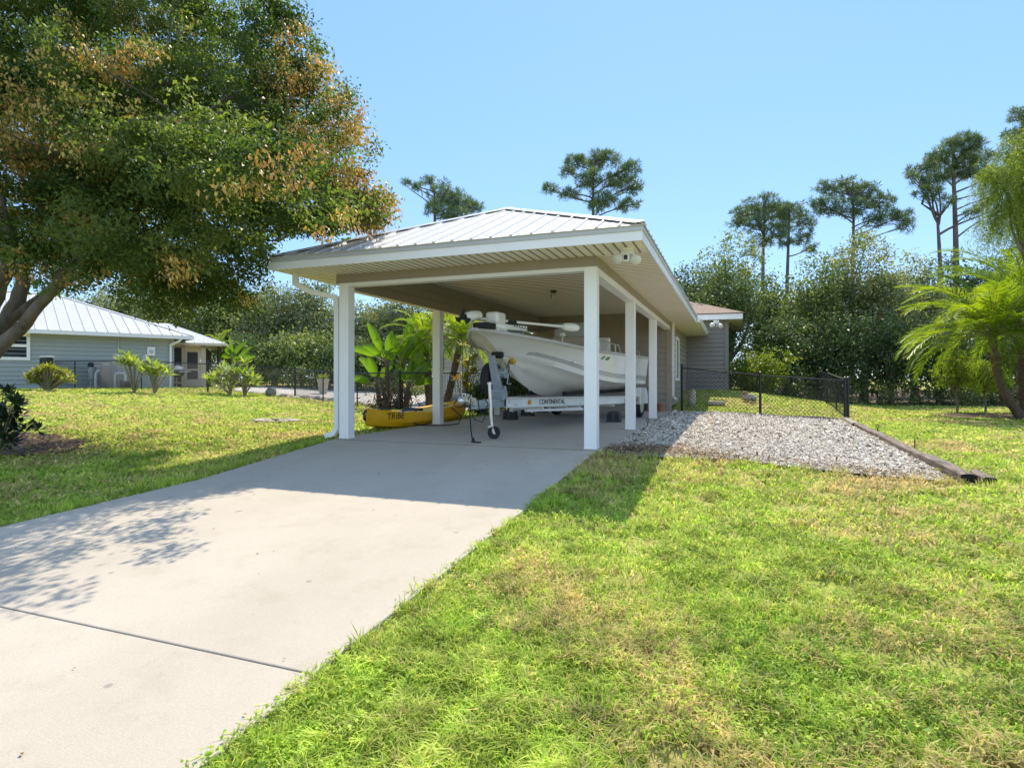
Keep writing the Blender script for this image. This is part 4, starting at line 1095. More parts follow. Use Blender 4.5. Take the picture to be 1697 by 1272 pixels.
b = MB(); b.slab([hp(-9.5,.012,EZ-.17),hp(nl+.012,.012,EZ-.17),hp(nl+.012,.012,EZ-.01),hp(-9.5,.012,EZ-.01)], -nn*.024); b.slab([hp(nl+.012,-.014,EZ-.17),hp(nl+.012,-2*hw,EZ-.17),hp(nl+.012,-2*hw,EZ-.01),hp(nl+.012,-.014,EZ-.01)], -nd_*.024); b.build('fascia', M['white2'], nb)
b = MB(); b.slab([hp(-9.5,-.014,EZ-.13),hp(nl-.014,-.014,EZ-.13),hp(nl-.014,-.52,EZ-.13),hp(-9.5,-.52,EZ-.13)],(0,0,.012)); b.build('soffit', M['soffit'], nb)
def on_wall(u, z): # point on the wall plane under the pixel column u
    a = (u-CX)/F; ray = Vector((-sy_ + a*cy_, cy_ + a*sy_, 0)); p0 = hp(0,-.5,0)
    t_ = (p0 - Vector((CAM.x,CAM.y,0))).dot(nn)/ray.dot(nn); q = CAM + ray*t_; q.z = z; return q, t_
def wz(u, v): # wall point under a pixel
    q, zc = on_wall(u, 0); q.z = CAM.z - (v-V0)/F*zc; return q
def wbox(mb, u0, v0, u1, v1, o0, o1, m=0):
    p = wz(u0, v1); q = wz(u1, v0); s0 = (p-Vector((A.x,A.y,0))).dot(nd_); s1 = (q-Vector((A.x,A.y,0))).dot(nd_)
    v = [hp(s0,-.5+o0,p.z),hp(s1,-.5+o0,p.z),hp(s1,-.5+o1,p.z),hp(s0,-.5+o1,p.z),hp(s0,-.5+o0,q.z),hp(s1,-.5+o0,q.z),hp(s1,-.5+o1,q.z),hp(s0,-.5+o1,q.z)]
    mb.add(v, [(0,3,2,1),(4,5,6,7),(0,1,5,4),(1,2,6,5),(2,3,7,6),(3,0,4,7)], m)
b = MB()
for r_ in ((-6,551,50,555.5),(-6,592,50,596),(44,555.5,50,592),(-6,555.5,0,592),(0,570.5,44,574)): wbox(b, *r_, .0, .07)
wn = b.build('window', M['white'], nb); b = MB(); wbox(b, 0, 555.5, 44, 570.5, 0, .03); wbox(b, 0, 574, 44, 592, 0, .03); b.build('pane', M['glass'], wn)
dsp = wz(281,560); s_ = (dsp-Vector((A.x,A.y,0))).dot(nd_)
downspout([hp(s_+.42,-.06,EZ-.13),hp(s_+.30,-.15,EZ-.28),hp(s_+.02,-.40,EZ-.45),hp(s_+.02,-.42,.52),hp(s_+.12,-.3,.46)], nb, .10,.08, up=nd_)
b = MB(); wbox(b, 243.5, 575, 256.5, 589, .02, .10); mb_ = b.build('electric_meter', M['white2'], nb, bevel=.01)
q = wz(250,582); b = MB(); b.lathe([(.085,0),(.085,.05),(.07,.075),(.001,.08)], q+nn*.10, nn, n=18); b.build('meter_dial', M['meter'], mb_, smooth=True)
b = MB(); wbox(b, 234, 590, 242, 598, .02, .09); wbox(b, 193, 600, 199, 608, .02, .08); b.build('junction_box', M['meter'], nb, bevel=.01)
b = MB()
for u, v0, v1 in ((248,552,575),(246,589,640),(254,589,640),(196,552,600),(196,608,640),(205,612,640)):
    p, q = wz(u,v0), wz(u,v1); b.tube([p+nn*.05, q+nn*.05], .022, 8)
b.build('conduit', M['meter'], nb, smooth=True)
# screened porch
p0, p1 = at(285,640,29.6), at(341,640,30.2); pd = Vector((p1.x-p0.x,p1.y-p0.y,0)); pl = pd.length; pd.normalize(); pn = Vector((pd.y,-pd.x,0))
def pp(s, o, z): return Vector((p0.x,p0.y,0)) + pd*s + pn*o + Vector((0,0,z))
def pbox(mb, s0, s1, o0, o1, z0, z1, m=0):
    v = [pp(s0,o0,z0),pp(s1,o0,z0),pp(s1,o1,z0),pp(s0,o1,z0),pp(s0,o0,z1),pp(s1,o0,z1),pp(s1,o1,z1),pp(s0,o1,z1)]
    mb.add(v, [(0,3,2,1),(4,5,6,7),(0,1,5,4),(1,2,6,5),(2,3,7,6),(3,0,4,7)], m)
zf, zt_ = .55, 2.70
scr = thing('screened_porch', "cream framed screened porch at the right end of the neighbour's house", 'porch', pp(.8,-1,zf))
M['cream'] = mat('cream frame', (.58,.50,.40), .5, var=.04)
b = MB()
for s0, s1, z0, z1 in ((0,pl,zf,zf+.05),(0,pl,zt_-.12,zt_),(-.05,.06,zf,zt_),(.42,.56,zf,zt_),(pl-.24,pl,zf,zt_)): pbox(b, s0, s1, -.08, 0, z0, z1)
b.build('porch_frame', M['cream'], scr)
b = MB(); pbox(b, .06,.42,-.06,-.05,zf+.05,zt_-.12); pbox(b, pl-.02,pl-.01,-4,-.1,zf+.05,zt_-.12); b.build('screen_panel', M['screen'], scr)
b = MB(); d0, d1 = .57, pl-.26
for s0, s1, z0, z1 in ((d0,d1,zf+.06,zf+.42),(d0,d1,2.36,2.50),(d0,d0+.10,zf+.42,2.36),(d1-.10,d1,zf+.42,2.36),(d0+.1,d1-.1,1.42,1.50)): pbox(b, s0, s1, -.03, .015, z0, z1)
dr = b.build('screen_door', M['cream'], scr); b = MB(); pbox(b, d0+.1,d1-.1,-.02,-.01,zf+.42,2.36); b.build('screen_mesh', M['screen'], dr)
b = MB(); ea, eb, ec, ed = pp(-1.6,.6,2.80), pp(pl+.95,.6,2.80), pp(pl+.95,-5,2.80), pp(-.6,-2.6,3.95)
hip_face(b, ea, eb, -pn, .40, 2.9, rib=.42, cut0=False, rh=.03, rw=.045); hip_face(b, eb, ec, -pd, .40, 2.9, rib=.42, cut1=False, rh=.03, rw=.045); b.build('roof', M['roof'], scr)
b = MB(); b.slab([pp(-1.6,.61,2.68),pp(pl+.96,.61,2.68),pp(pl+.96,.61,2.79),pp(-1.6,.61,2.79)], -pn*.02); b.slab([pp(pl+.96,.59,2.68),pp(pl+.96,-5,2.68),pp(pl+.96,-5,2.79),pp(pl+.96,.59,2.79)], -pd*.02); b.build('fascia', M['cream'], scr)
b = MB(); b.slab([pp(-1.6,.58,2.70),pp(pl+.93,.58,2.70),pp(pl+.93,-5,2.70),pp(-1.6,-5,2.70)], (0,0,.012)); b.build('soffit', M['soffit'], scr)
b = MB(); pbox(b, -1.2, pl+.4, -.3, .9, .2, zf-.02); b.build('step', M['concrete_block'], scr)
# kettle barbecue in front of it
k0 = at(294.5,636,28.7); k0.z = .53
bbq = thing('kettle_barbecue', 'black round kettle barbecue on pale legs outside the screened porch', 'barbecue', k0)
b = MB(); b.lathe([(.02,.52),(.18,.56),(.29,.70),(.32,.86),(.31,.90)], k0, n=22); b.build('bowl', M['black'], bbq, smooth=True)
b = MB(); b.lathe([(.32,.905),(.28,1.02),(.16,1.10),(.03,1.13),(.03,1.17),(.001,1.175)], k0, n=22); b.build('lid', M['meter'], bbq, smooth=True)
for a in (.5, 2.6, 4.7):
    b = MB(); c, s_ = math.cos(a), math.sin(a); b.beam(k0+Vector((c*.26,s_*.26,.62)), k0+Vector((c*.34,s_*.34,.0)), .045, .045); b.build('leg', M['wood_leg'], bbq)
b = MB(); b.box(k0+Vector((-.26,-.03,.24)), k0+Vector((.26,.03,.28))); b.box(k0+Vector((-.03,-.26,.282)), k0+Vector((.03,.26,.32))); b.build('shelf', M['wood_leg'], bbq)
b = MB(); b.box(k0+Vector((.34,-.2,.80)), k0+Vector((.62,.2,.84))); b.build('side_table', M['frame'], bbq)

# water treatment gear along the neighbour's wall
def ground_at(u, v, zc):
    p = at(u, v, zc); p.z = G(p.x, p.y); return p
tk = hp(0,0,0); q, zc = on_wall(172, 0); tb = q + nn*.6; tb.z = G(tb.x, tb.y)
t = thing('water_tank', "grey brown water softener tank standing against the neighbour's wall", 'tank', tb)
b = MB(); b.lathe([(.22,.0),(.23,.03),(.23,.80),(.21,.90),(.10,.97),(.05,.98),(.05,1.03),(.001,1.03)], tb, n=22); b.build('tank_body', M['tank'], t, smooth=True)
b = MB(); b.box(tb+Vector((-.10,-.09,.98)), tb+Vector((.10,.09,1.10))); b.build('valve_head', M['console'], t, bevel=.02)
q, _ = on_wall(156, 0); pb = q + nn*.5; pb.z = G(pb.x, pb.y)
t = MB(); t.tube([pb, pb+Vector((0,0,.62)), pb+Vector((0,0,.74))+nd_*.06, pb+Vector((0,0,.76))+nd_*.3], .06, 10); t.beam(pb+Vector((0,0,.05)), pb+Vector((0,0,.05))+nd_*.45, .06, .06)
tag(t.build('water_pipe', M['pipe'], smooth=True, loc=pb), "thick white plastic pipe bent beside the neighbour's water tank", 'pipe')
q, _ = on_wall(187, 0); pb = q + nn*.5; pb.z = G(pb.x, pb.y)
t = MB(); t.tube([pb, pb+Vector((0,0,.55)), pb+Vector((0,0,.66))+nd_*.05, pb+Vector((0,0,.66))+nd_*.35, pb+Vector((0,0,.55))+nd_*.40, pb+Vector((0,0,.1))+nd_*.40], .045, 10)
tag(t.build('water_pipe', M['pipe'], smooth=True, loc=pb), "white hoop of plastic pipe right of the neighbour's water tank", 'pipe')
pm = pb + nd_*.5 + nn*.1; t = thing('well_pump', "small black pump on the ground by the white pipe hoop", 'pump', pm)
b = MB(); b.tube([pm+Vector((0,0,.17))-nd_*.18, pm+Vector((0,0,.17))+nd_*.2], .12, 14); b.beam(pm+Vector((0,0,.03))-nd_*.2, pm+Vector((0,0,.03))+nd_*.2, .18, .06); b.build('motor', M['black'], t, smooth=True)
b = MB(); b.tube([pm+Vector((0,0,.17))-nd_*.30, pm+Vector((0,0,.17))-nd_*.181], .16, 14); b.build('impeller_housing', M['inkgrey'], t, smooth=True)
q, _ = on_wall(148, 0); pb = q + nn*.45; pb.z = G(pb.x, pb.y)
t = thing('filter_housing', "slim grey water filter with black cap left of the white pipe", 'water filter', pb)
b = MB(); b.lathe([(.07,.35),(.085,.40),(.085,.92)], pb, n=16); b.tube([pb, pb+Vector((0,0,.36))], .03); b.build('canister', M['meter'], t, smooth=True)
b = MB(); b.lathe([(.10,.921),(.11,.96),(.11,1.06),(.07,1.12),(.001,1.125)], pb, n=16); b.build('cap', M['black'], t, smooth=True)
# post box like black bin behind the yellow shrub
q = ground_at(77, 640, 23.2)
t = thing('gate_post_box', 'black lidded post box on a post behind the small yellow leaved tree', 'post box', q)
b = MB(); b.box(q+Vector((-.05,-.05,0)), q+Vector((.05,.05,.85))); b.build('post', M['black'], t)
b = MB(); b.box(q+Vector((-.22,-.14,.851)), q+Vector((.22,.14,1.24))); b.build('box', M['black'], t, bevel=.04)
b = MB(); b.box(q+Vector((-.2,-.15,1.241)), q+Vector((.24,.15,1.30))); b.build('lid', M['rub'], t, bevel=.02)

# ------------------------------------------------------------------ odds and ends on the ground
def rocky(name, label, cat, c, r, sq, m, seed, n=14, k=9, amp=.22):
    rg = random.Random(seed); b = MB(); b.ball((0,0,0), r, 0, n, k, sq)
    o_ = Vector((seed*3.1, seed*1.7, 0)); v = []
    for p in b.v:
        p = Vector(p); q = p*(1+amp*mnoise.noise(p/r*1.3+o_)*1.6+amp*.4*mnoise.noise(p/r*3.5+o_)); v.append(tuple(q+Vector(c)))
    b.v = v
    return tag(b.build(name, m, smooth=False, loc=c), label, cat)
q = gz(458,698,-.02); q.z = G(q.x,q.y)
t = thing('stepping_stone', 'low ring of pale stones set in the left lawn', 'stone ring', q)
for i in range(9):
    a = i*.698; c = q+Vector((.50*math.cos(a), .34*math.sin(a), .012)); b = MB(); b.ball((0,0,0), .14, 0, 9, 6, (1.25,.75,.22)); rr_ = random.Random(i)
    b.v = [tuple(Vector(p)*(1+.25*mnoise.noise(Vector(p)*9+Vector((i,0,0))))+c) for p in b.v]; b.build('stone', M['stone'], t)
q = at(449,652,25.2); rocky('rock', 'dark grey rock standing before the left fence', 'rock', (q.x,q.y,G(q.x,q.y)+.12), .25, (.9,.8,1.0), M['rock'], 3)
rocks = []
for i, (u, v, zc, r) in enumerate(((505,657,25.3,.16),(528,659,24.9,.2),(552,661,24.5,.17),(612,668,21.5,.17),(640,672,20.6,.2),(470,654,25.6,.13))):
    q = at(u, v, zc); w0 = ['between the grey rock and the next fence post','paler than its neighbours and widest of the row','in front of the planter pot','just right of the first left carport post','at the foot of the banana clump','smallest, near the dark rock'][i]
    rocks.append(rocky('edging_stone', 'pale edging stone under the left fence '+w0, 'stone', (q.x,q.y,G(q.x,q.y)+.03), r, (1.4,.9,.6), M['stone'], 11+i)); rocks[-1]['group'] = 'edging stones along the left fence'
q = at(535.5,655,28.5); q.z = G(q.x,q.y)
t = thing('planter_pot', 'cream tapered planter pot on the pale gravel behind the left fence', 'plant pot', q)
b = MB(); b.lathe([(.17,0),(.21,.25),(.27,.62),(.29,.64),(.29,.72),(.26,.72),(.25,.64),(.001,.63)], q, n=20); b.build('pot', M['console'], t, smooth=True)
n = 60; D = unit(np.stack([rng.normal(size=n)*.5, rng.normal(size=n)*.5, rng.uniform(.5,1,n)],1)); leaves('plant', np.tile(np.array(q)+[0,0,.62],(n,1))+rng.normal(size=(n,3))*.05, D, rdir(n), rng.uniform(.25,.5,n), .06, rng.uniform(0,1,n), M['leaf_plum'], t)

# railway sleepers edging the gravel
def sleeper(name, label, p, q, w_, h, m, seed, end=True, n=26):
    p, q = Vector(p), Vector(q); d = q-p; L = d.length; d.normalize(); s = Vector((d.y,-d.x,0)).normalized(); b = MB(); prof = []
    for k in range(14):
        a = 2*math.pi*(k+.5)/14; c, sn = math.cos(a), math.sin(a); f = 1/max(abs(c),abs(sn))*.5; f = min(f, .62)
        prof.append((c*f*w_, sn*f*h))
    for i in range(n+1):
        t_ = i/n; c = p + d*(L*t_)
        for a, z in prof:
            P_ = Vector((a*5, z*5, t_*L*2.2+seed)); nn_ = mnoise.noise(P_)*.16 + mnoise.noise(P_*3)*.10
            b.v.append(tuple(c + s*a*(1+nn_) + Vector((0,0,h/2+z*(1+nn_)+.02*mnoise.noise(Vector((t_*4,seed,0)))))))
    k = 14
    for i in range(n):
        for j in range(k):
            j2 = (j+1)%k; b.f.append((i*k+j,i*k+j2,(i+1)*k+j2,(i+1)*k+j)); b.m.append(0)
    b.f.append(tuple(range(k))[::-1]); b.m.append(1); b.f.append(tuple(n*k+j for j in range(k))); b.m.append(1)
    return b.build(name, [m, M['timber_end']], smooth=True, loc=tuple(p))
z0 = G(4.35,-.3)-.05
o = sleeper('railway_sleeper', '', (4.33,-.42,G(4.3,-.4)-.05), (4.66,7.8,G(4.66,7.8)-.06), .16, .145, M['timber'], 1); tag(o, 'long dark weathered timber edging the right side of the gravel bed', 'timber', 'sleepers round the gravel bed')
o = sleeper('railway_sleeper', '', (4.51,-.44,G(4.5,-.4)-.05), (4.56,.12,G(4.56,.1)-.05), .13, .12, M['timber'], 5, n=6); tag(o, 'short rotten timber stub against the near end of the long dark one', 'timber', 'sleepers round the gravel bed')
o = sleeper('railway_sleeper', '', (4.66,7.9,G(4.66,7.9)-.04), (4.80,10.4,G(4.8,10.4)-.05), .17, .12, M['timber_pale'], 9); tag(o, 'bleached pale timber leading from the long dark one to the fence corner post', 'timber', 'sleepers round the gravel bed')
o = sleeper('railway_sleeper', '', (1.1,10.62,G(1.1,10.6)-.07), (4.6,10.55,G(4.6,10.5)-.06), .15, .10, M['timber'], 14); tag(o, 'half buried timber under the fence along the far end of the gravel', 'timber', 'sleepers round the gravel bed')
def stake(label, p, h, eye):
    p = Vector(p); b = MB(); b.tube([p-Vector((0,0,.05)), p+Vector((0,0,h))], .009, 7)
    if eye:
        pts = [p+Vector((.03*math.sin(a), 0, h+.03-.03*math.cos(a))) for a in np.linspace(0, 2*math.pi, 13)]; b.tube(pts, .008, 6)
    return tag(b.build('ground_stake', M['black'], smooth=True, loc=p), label, 'stake', 'black stakes in the ground')
q = gz(1073.5,708,0); stake('black eye-topped stake in the shaded gravel by the second right post', q, .12, True)
q = gz(1454,722,-.13); stake('black eye-topped stake in the grass beyond the long timber', (q.x,q.y,G(q.x,q.y)), .17, True)
q = gz(1516,742,-.13); stake('plain black stake in the grass halfway down the long timber', (q.x,q.y,G(q.x,q.y)), .15, False)
# little things by the garage corner
q = Vector((-.62,10.15,0))
for k, (dx, dz, lab) in enumerate(((0,0,'lower'),(.04,.075,'upper'))):
    b = MB(); b.box(q+Vector((dx,0,dz+.002)), q+Vector((dx+.24,.12,dz+.072))); o = b.build('brick', M['brick'], bevel=.008, loc=q); tag(o, lab+' red brick of the little pile by the garage corner trim', 'brick', 'bricks by the garage corner')
q = Vector((-.22,10.2,0)); t = thing('flower_pot', 'terracotta flower pot against the garage corner', 'plant pot', q)
b = MB(); b.lathe([(.09,0),(.13,.20),(.145,.21),(.145,.26),(.12,.26),(.11,.2),(.001,.2)], q, n=18); b.build('pot', M['clay'], t, smooth=True)
q = Vector((-.75,10.45,0)); t = thing('garden_spade', 'dark garden tool leaning on the siding near the garage corner', 'garden tool', q)
b = MB(); b.tube([q, q+Vector((.10,.12,.75))], .014); b.beam(q+Vector((.06,.12,.76)), q+Vector((.15,.12,.76)), .025, .025); b.build('handle', M['stem'], t)
b = MB(); b.slab([q+Vector(v) for v in ((-.09,-.02,.0),(.07,-.02,.0),(.09,.02,.22),(-.06,.02,.22))], (0,.006,0)); b.build('blade', M['bronze'], t)
q = ground_at(1241,653,20.5)
t = thing('garden_ornament', 'small pale and reddish stone ornament on the sunny slope behind the right fence', 'ornament', q)
b = MB(); b.ball(q+Vector((0,0,.13)), .2, 0, 12, 8, (1.2,.7,.7)); b.build('body', M['stone'], t); b = MB(); b.ball(q+Vector((-.12,-.02,.26)), .085, 0, 10, 7); b.build('head', M['clay'], t); b = MB(); b.ball(q+Vector((.16,-.12,.06)), .09); b.build('foot', M['rock'], t)
q = Vector((1.05,12.6,0)); q.z = G(q.x,q.y)
t = rocky('white_stone', 'upright white stone behind the fence beside the garage wall', 'stone', q+Vector((-.5,-.2,.2)), .2, (.7,.7,1.6), M['stone'], 31)
b = MB(); b.box(q+Vector((0,0,.0)), q+Vector((.55,.3,.12))); tag(b.build('step_block', M['stone'], bevel=.01, loc=q), 'long pale paving block on the grass behind the right fence', 'block')

# ------------------------------------------------------------------ vegetation
def limb(mb, p, q, r0, r1, seed, bend=.12, n=6, sag=0.0):
    rg = random.Random(seed); p = Vector(p); q = Vector(q); L = (q-p).length
    o1 = Vector((rg.uniform(-1,1), rg.uniform(-1,1), rg.uniform(-.4,.6)))*bend*L; o2 = Vector((rg.uniform(-1,1), rg.uniform(-1,1), rg.uniform(-.5,.5)))*bend*L
    pts = []
    for i in range(n+1):
        t = i/n; pts.append(p.lerp(q, t) + o1*math.sin(math.pi*t)*.7 + o2*math.sin(2*math.pi*t)*.35)
    mb.tube(pts, [r0+(r1-r0)*i/n for i in range(n+1)], 8, caps=False)
    return pts

def crown_points(blobs, ncl, per, spread, r, shell=.55, flat=1.0):
    """leaf positions in clumps that sit towards the surface of the blobs; returns points, outward directions, clump numbers"""
    vol = np.array([b[1]*b[2]*b[3] for b in blobs])**.72; pr = vol/vol.sum()
    k = r.choice(len(blobs), ncl, p=pr); B = np.array([(*b[0], b[1], b[2], b[3]) for b in blobs])[k]
    d = rdir(ncl, r); rad = r.uniform(shell, 1.0, ncl)**.6
    cc = B[:, :3] + d*B[:, 3:6]*rad[:, None]
    m = r.poisson(per, ncl)+4; ci = np.repeat(np.arange(ncl), m); n = len(ci)
    sp = spread*r.uniform(.6, 1.35, ncl)
    P = cc[ci] + r.normal(size=(n,3))*sp[ci][:, None]*np.array([1,1,.75*flat])
    return P, d[ci], ci, cc

def broadleaf(name, label, cat, base, blobs, ncl, per, spread, L, leafm, seed, trunk_r=.16, fork=1.5, droop=.15, group=None, rbias=0.0, barkm=None, nlimb=9):
    r = np.random.default_rng(seed); t = thing(name, label, cat, base, group); base = Vector(base)
    P, out, ci, cc = crown_points(blobs, ncl, per, spread, r)
    keep = P[:,2] > base.z + .05
    P, out, ci = P[keep], out[keep], ci[keep]; n = len(P)
    D = unit(out*.5 + rdir(n, r)*.9 + np.array([0,0,-droop])); N = unit(rdir(n, r)*.8 + np.array([0,0,.7]))
    shade = r.uniform(0, 1, len(cc))*.5
    rn = np.clip(shade[ci] + r.uniform(0, .5, n) + rbias, 0, 1)
    ll = L*r.uniform(.6, 1.3, n)
    leaves('crown', P, D, N, ll, ll*r.uniform(.42, .62, n), rn, leafm, t)
    mb = MB(); top = Vector(np.mean([b[0] for b in blobs], 0)); fk = base + (top-base)*.0 + Vector(((top.x-base.x)*.2, (top.y-base.y)*.2, fork))
    mb.tube([base-Vector((0,0,.15)), base.lerp(fk,.3)+Vector((.04,0,0)), fk], [trunk_r*1.35, trunk_r, trunk_r*.85], 9)
    far = [blobs[i % len(blobs)] for i in range(nlimb)]
    for i, bl in enumerate(far):
        q = Vector(bl[0]) + Vector(r.normal(size=3)*np.array(bl[1:4])*.3)
        limb(mb, fk, q, trunk_r*.6, .02, seed*31+i)
    mb.build('trunk', barkm or M['bark'], t, smooth=True)
    return t

def rand_blobs(c, rx, ry, rz, n, r, sub=.5):
    o = []
    for i in range(n):
        d = r.normal(size=3); d /= np.linalg.norm(d); k = r.uniform(.35, .72); s = r.uniform(.8, 1.25)*sub
        o.append(((c[0]+d[0]*rx*k, c[1]+d[1]*ry*k, c[2]+d[2]*rz*k), rx*s, ry*s, rz*s))
    o.append((tuple(c), rx*.55, ry*.55, rz*.55)); return o

# --- the big tree on the left: crown traced as a set of blobs at pixel columns and distances
tb = at(-62, 745, 10.2); tb.z = G(tb.x, tb.y)
big = thing('shade_tree', 'big spreading tree on the left lawn with orange brown seed clusters hanging over the driveway', 'tree', tb)
BL = []
def blob(u, v, zc, ru, rv, rd=None):
    p = at(u, v, zc); s = zc/F; BL.append((tuple(p), ru*s, (rd or ru)*s, rv*s))
for q in ((60,60,11,150,110),(230,40,11,160,120),(390,60,10.6,130,90),(150,190,10,150,100),(320,170,9.4,150,95),(460,140,10.2,105,85),(545,190,10.3,52,60),
          (60,300,9.2,110,95),(200,330,9.6,125,95),(345,320,9.8,125,95),(470,280,10,110,85),(560,290,9.9,68,60),(615,335,9.8,40,46),(590,350,9.9,48,36),
          (420,400,10.4,85,75),(520,365,10.2,70,50),(300,430,10.6,75,65),(395,470,10.8,42,40),(150,410,10.6,90,50),(40,420,9.0,70,45),(-60,250,9.5,160,170),
          (-150,420,10,120,90),(-120,80,11,180,140),(120,-60,11.5,190,100),(300,-60,11.5,140,90),(450,375,11.5,65,50),(250,470,11.6,50,34),(225,250,8.2,120,80),(90,130,8.4,110,80),(90,370,12,140,90),(250,250,12.6,220,140),(450,230,12.4,130,110),(500,300,7.2,75,50),(410,330,7.4,85,60),(300,360,7.6,90,60),(170,390,7.8,90,55),(540,340,7.6,45,34),(380,230,7.8,110,70),(620,345,9.9,46,46),(600,260,10.2,40,60),(590,180,10.4,36,50),(555,110,10.6,50,50),(490,60,10.8,80,50),(235,425,9.6,85,48),(330,450,9.9,75,48),(405,435,10.1,62,52),(150,455,10.4,60,30),(290,490,10.6,60,22),(480,420,10.4,55,40),(380,490,10.8,50,28)): blob(*q)
r = np.random.default_rng(21)
_, so_, _, sc_ = crown_points(BL, 620, 2, .1, r, shell=.2)          # leafy sprays, each a drooping tier of clumps
trunk_xy = np.array([tb.x, tb.y]); NCL = 8
off_ = r.normal(size=(len(sc_), NCL, 3))*np.array([.34,.34,.10])*r.uniform(.7,1.35,(len(sc_),1,1))
hz_ = unit(sc_[:, :2]-trunk_xy); outw = (off_[..., :2]*hz_[:, None]).sum(-1)
off_[..., 2] -= .45*np.maximum(outw, -.15) + .12*np.linalg.norm(off_[..., :2], axis=-1)
cc = (sc_[:, None]+off_).reshape(-1, 3)
def project(p):
    dx, dy = p[:,0]-CAM.x, p[:,1]-CAM.y; zc = -dx*sy_+dy*cy_; return CX+F*(dx*cy_+dy*sy_)/zc, V0-F*(p[:,2]-CAM.z)/zc
u_, v_ = project(cc); edge = np.interp(v_, [-200,70,130,180,250,300,345,400], [420,520,585,605,622,640,655,600])   # pruned clear of the carport roof
ok_ = (u_ < edge) & ~((u_ > 440) & (v_ > 392 - (u_-440)*.12)) ; spray_id = np.repeat(np.arange(len(sc_)), NCL)[ok_]; cc = cc[ok_]; hz_c = np.repeat(hz_, NCL, 0)[ok_]; outw = outw.reshape(-1)[ok_]; spray_low = outw > .05
mct = r.poisson(66, len(cc))+6; ci = np.repeat(np.arange(len(cc)), mct)
P = cc[ci] + r.normal(size=(len(ci),3))*np.array([.105,.105,.075]); out = unit(np.concatenate([hz_c, np.zeros((len(cc),1))], 1))[ci]
n = len(P); clump = np.clip(r.uniform(0,1,len(sc_))[spray_id]*.7 + r.uniform(0,.3,len(cc)), 0, 1)
D = unit(out*.35 + rdir(n, r)*.8 + np.array([0,0,-.45])); N = unit(rdir(n, r)*.9 + np.array([0,0,.6]))
ll = .066*r.uniform(.6, 1.35, n)
# seed-bearing clumps: on the sun-facing and lower outer parts
def patch(c, s, o): return np.array([mnoise.noise(Vector((p[0]*s+o, p[1]*s, p[2]*s))) for p in c])
pz = patch(cc, .55, 4.0) + .35*patch(cc, 1.6, 9.0)
bias = np.zeros(len(cc))
for u, v, zc, rad in ((30,215,9.2,75),(65,405,9.0,85),(110,430,9.2,70),(560,330,9.9,70),(520,120,10.2,80),(450,120,10,70),(600,345,9.8,60),(470,290,9.9,80),(200,330,9.3,70),(330,350,9.5,60),(585,170,10.3,50),(40,90,8.6,60),(280,60,10,60),(560,250,10,60)):
    d = np.linalg.norm(cc - np.array(at(u, v, zc)), axis=1); bias += .55*np.exp(-(d/(rad*zc/F*1.1))**2)
seed_c = (pz + bias - .55 + np.where(spray_low, .12, -.22) + r.uniform(-.15,.15,len(cc))) > 0
lime_c = patch(cc, .5, 30.0)*.5
isseed = seed_c[ci] & (r.uniform(0,1,n) < .78)
g = ~isseed
leaves('crown', P[g], D[g], N[g], ll[g], ll[g]*.52, np.clip(clump[ci][g]*.55+r.uniform(0,.4,g.sum())+lime_c[ci][g], 0, 1), M['leaf_tree'], big)
s_ = isseed
leaves('seed_clusters', P[s_]+np.array([0,0,-.03]), unit(D[s_]+np.array([0,0,-.9])), N[s_], ll[s_]*1.0, ll[s_]*.5, np.clip(clump[ci][s_]*.5+r.uniform(0,.5,s_.sum()), 0, 1), M['leaf_seed'], big)
mb = MB()
fork = at(-58, 640, 10.1); FINE = []
mb.tube([tb-Vector((0,0,.2)), tb.lerp(fork,.5)+Vector((.05,0,.0)), fork], [.42,.34,.31], 12)
for i, (path, r0, r1) in enumerate((
    (((-58,640,10.1),(0,580,9.9),(55,520,9.8),(100,462,9.7),(165,410,9.8),(250,330,9.9)), .13, .04),
    (((-58,640,10.1),(-5,560,10.2),(30,500,10.3),(45,440,10.4),(80,350,10.6),(120,230,10.8)), .17, .05),
    (((-58,640,10.1),(-20,520,9.7),(10,455,9.5),(20,400,9.4),(-10,300,9.6)), .15, .05),
    (((20,525,10.25),(90,480,10.4),(160,430,10.5),(260,380,10.3),(360,330,10.2),(440,270,10.1)), .09, .025),
    (((100,462,9.7),(150,380,9.7),(230,280,9.6),(300,215,9.5),(390,160,9.7)), .08, .02),
    (((165,410,9.8),(240,300,10),(310,240,10.1),(400,260,10.1),(470,270,10.1)), .06, .018),
    (((45,440,10.4),(70,330,10.2),(180,200,9.8),(260,140,9.6),(330,130,9.6)), .08, .02),
    (((230,280,9.6),(280,225,9.2),(330,190,9.0),(400,150,9.2)), .05, .015),
    (((300,215,9.5),(360,190,9.3),(440,165,9.8),(520,150,10.1)), .045, .012),
    (((440,270,10.1),(520,290,10),(590,330,9.9)), .03, .01),
    (((-58,640,10.1),(-130,520,10.4),(-170,420,10.2),(-200,300,10.2)), .16, .05),
    (((360,330,10.2),(420,380,10.3),(460,400,10.3)), .03, .01),(((160,430,10.5),(250,440,10.6),(320,430,10.6)), .035, .01))):
    pts = [at(*p) for p in path]
    fine = []
    for a, c in zip(pts, pts[1:]):
        for k in range(4): fine.append(a.lerp(c, k/4) + Vector(r.normal(size=3)*.018))
    fine.append(pts[-1]); m_ = len(fine); FINE += fine
    mb.tube(fine, [r0+(r1-r0)*k/(m_-1) for k in range(m_)], 9, caps=False)
FP = np.array([tuple(p) for p in FINE])
for i in range(260):
    c = cc[r.integers(len(cc))]; d_2 = np.linalg.norm(FP - c, axis=1); j = int(np.argmin(d_2))
    if .3 < d_2[j] < 2.2: limb(mb, FP[j], c, .022, .006, 900+i, n=5, bend=.09)
mb.build('trunk', M['bark'], big, smooth=True)

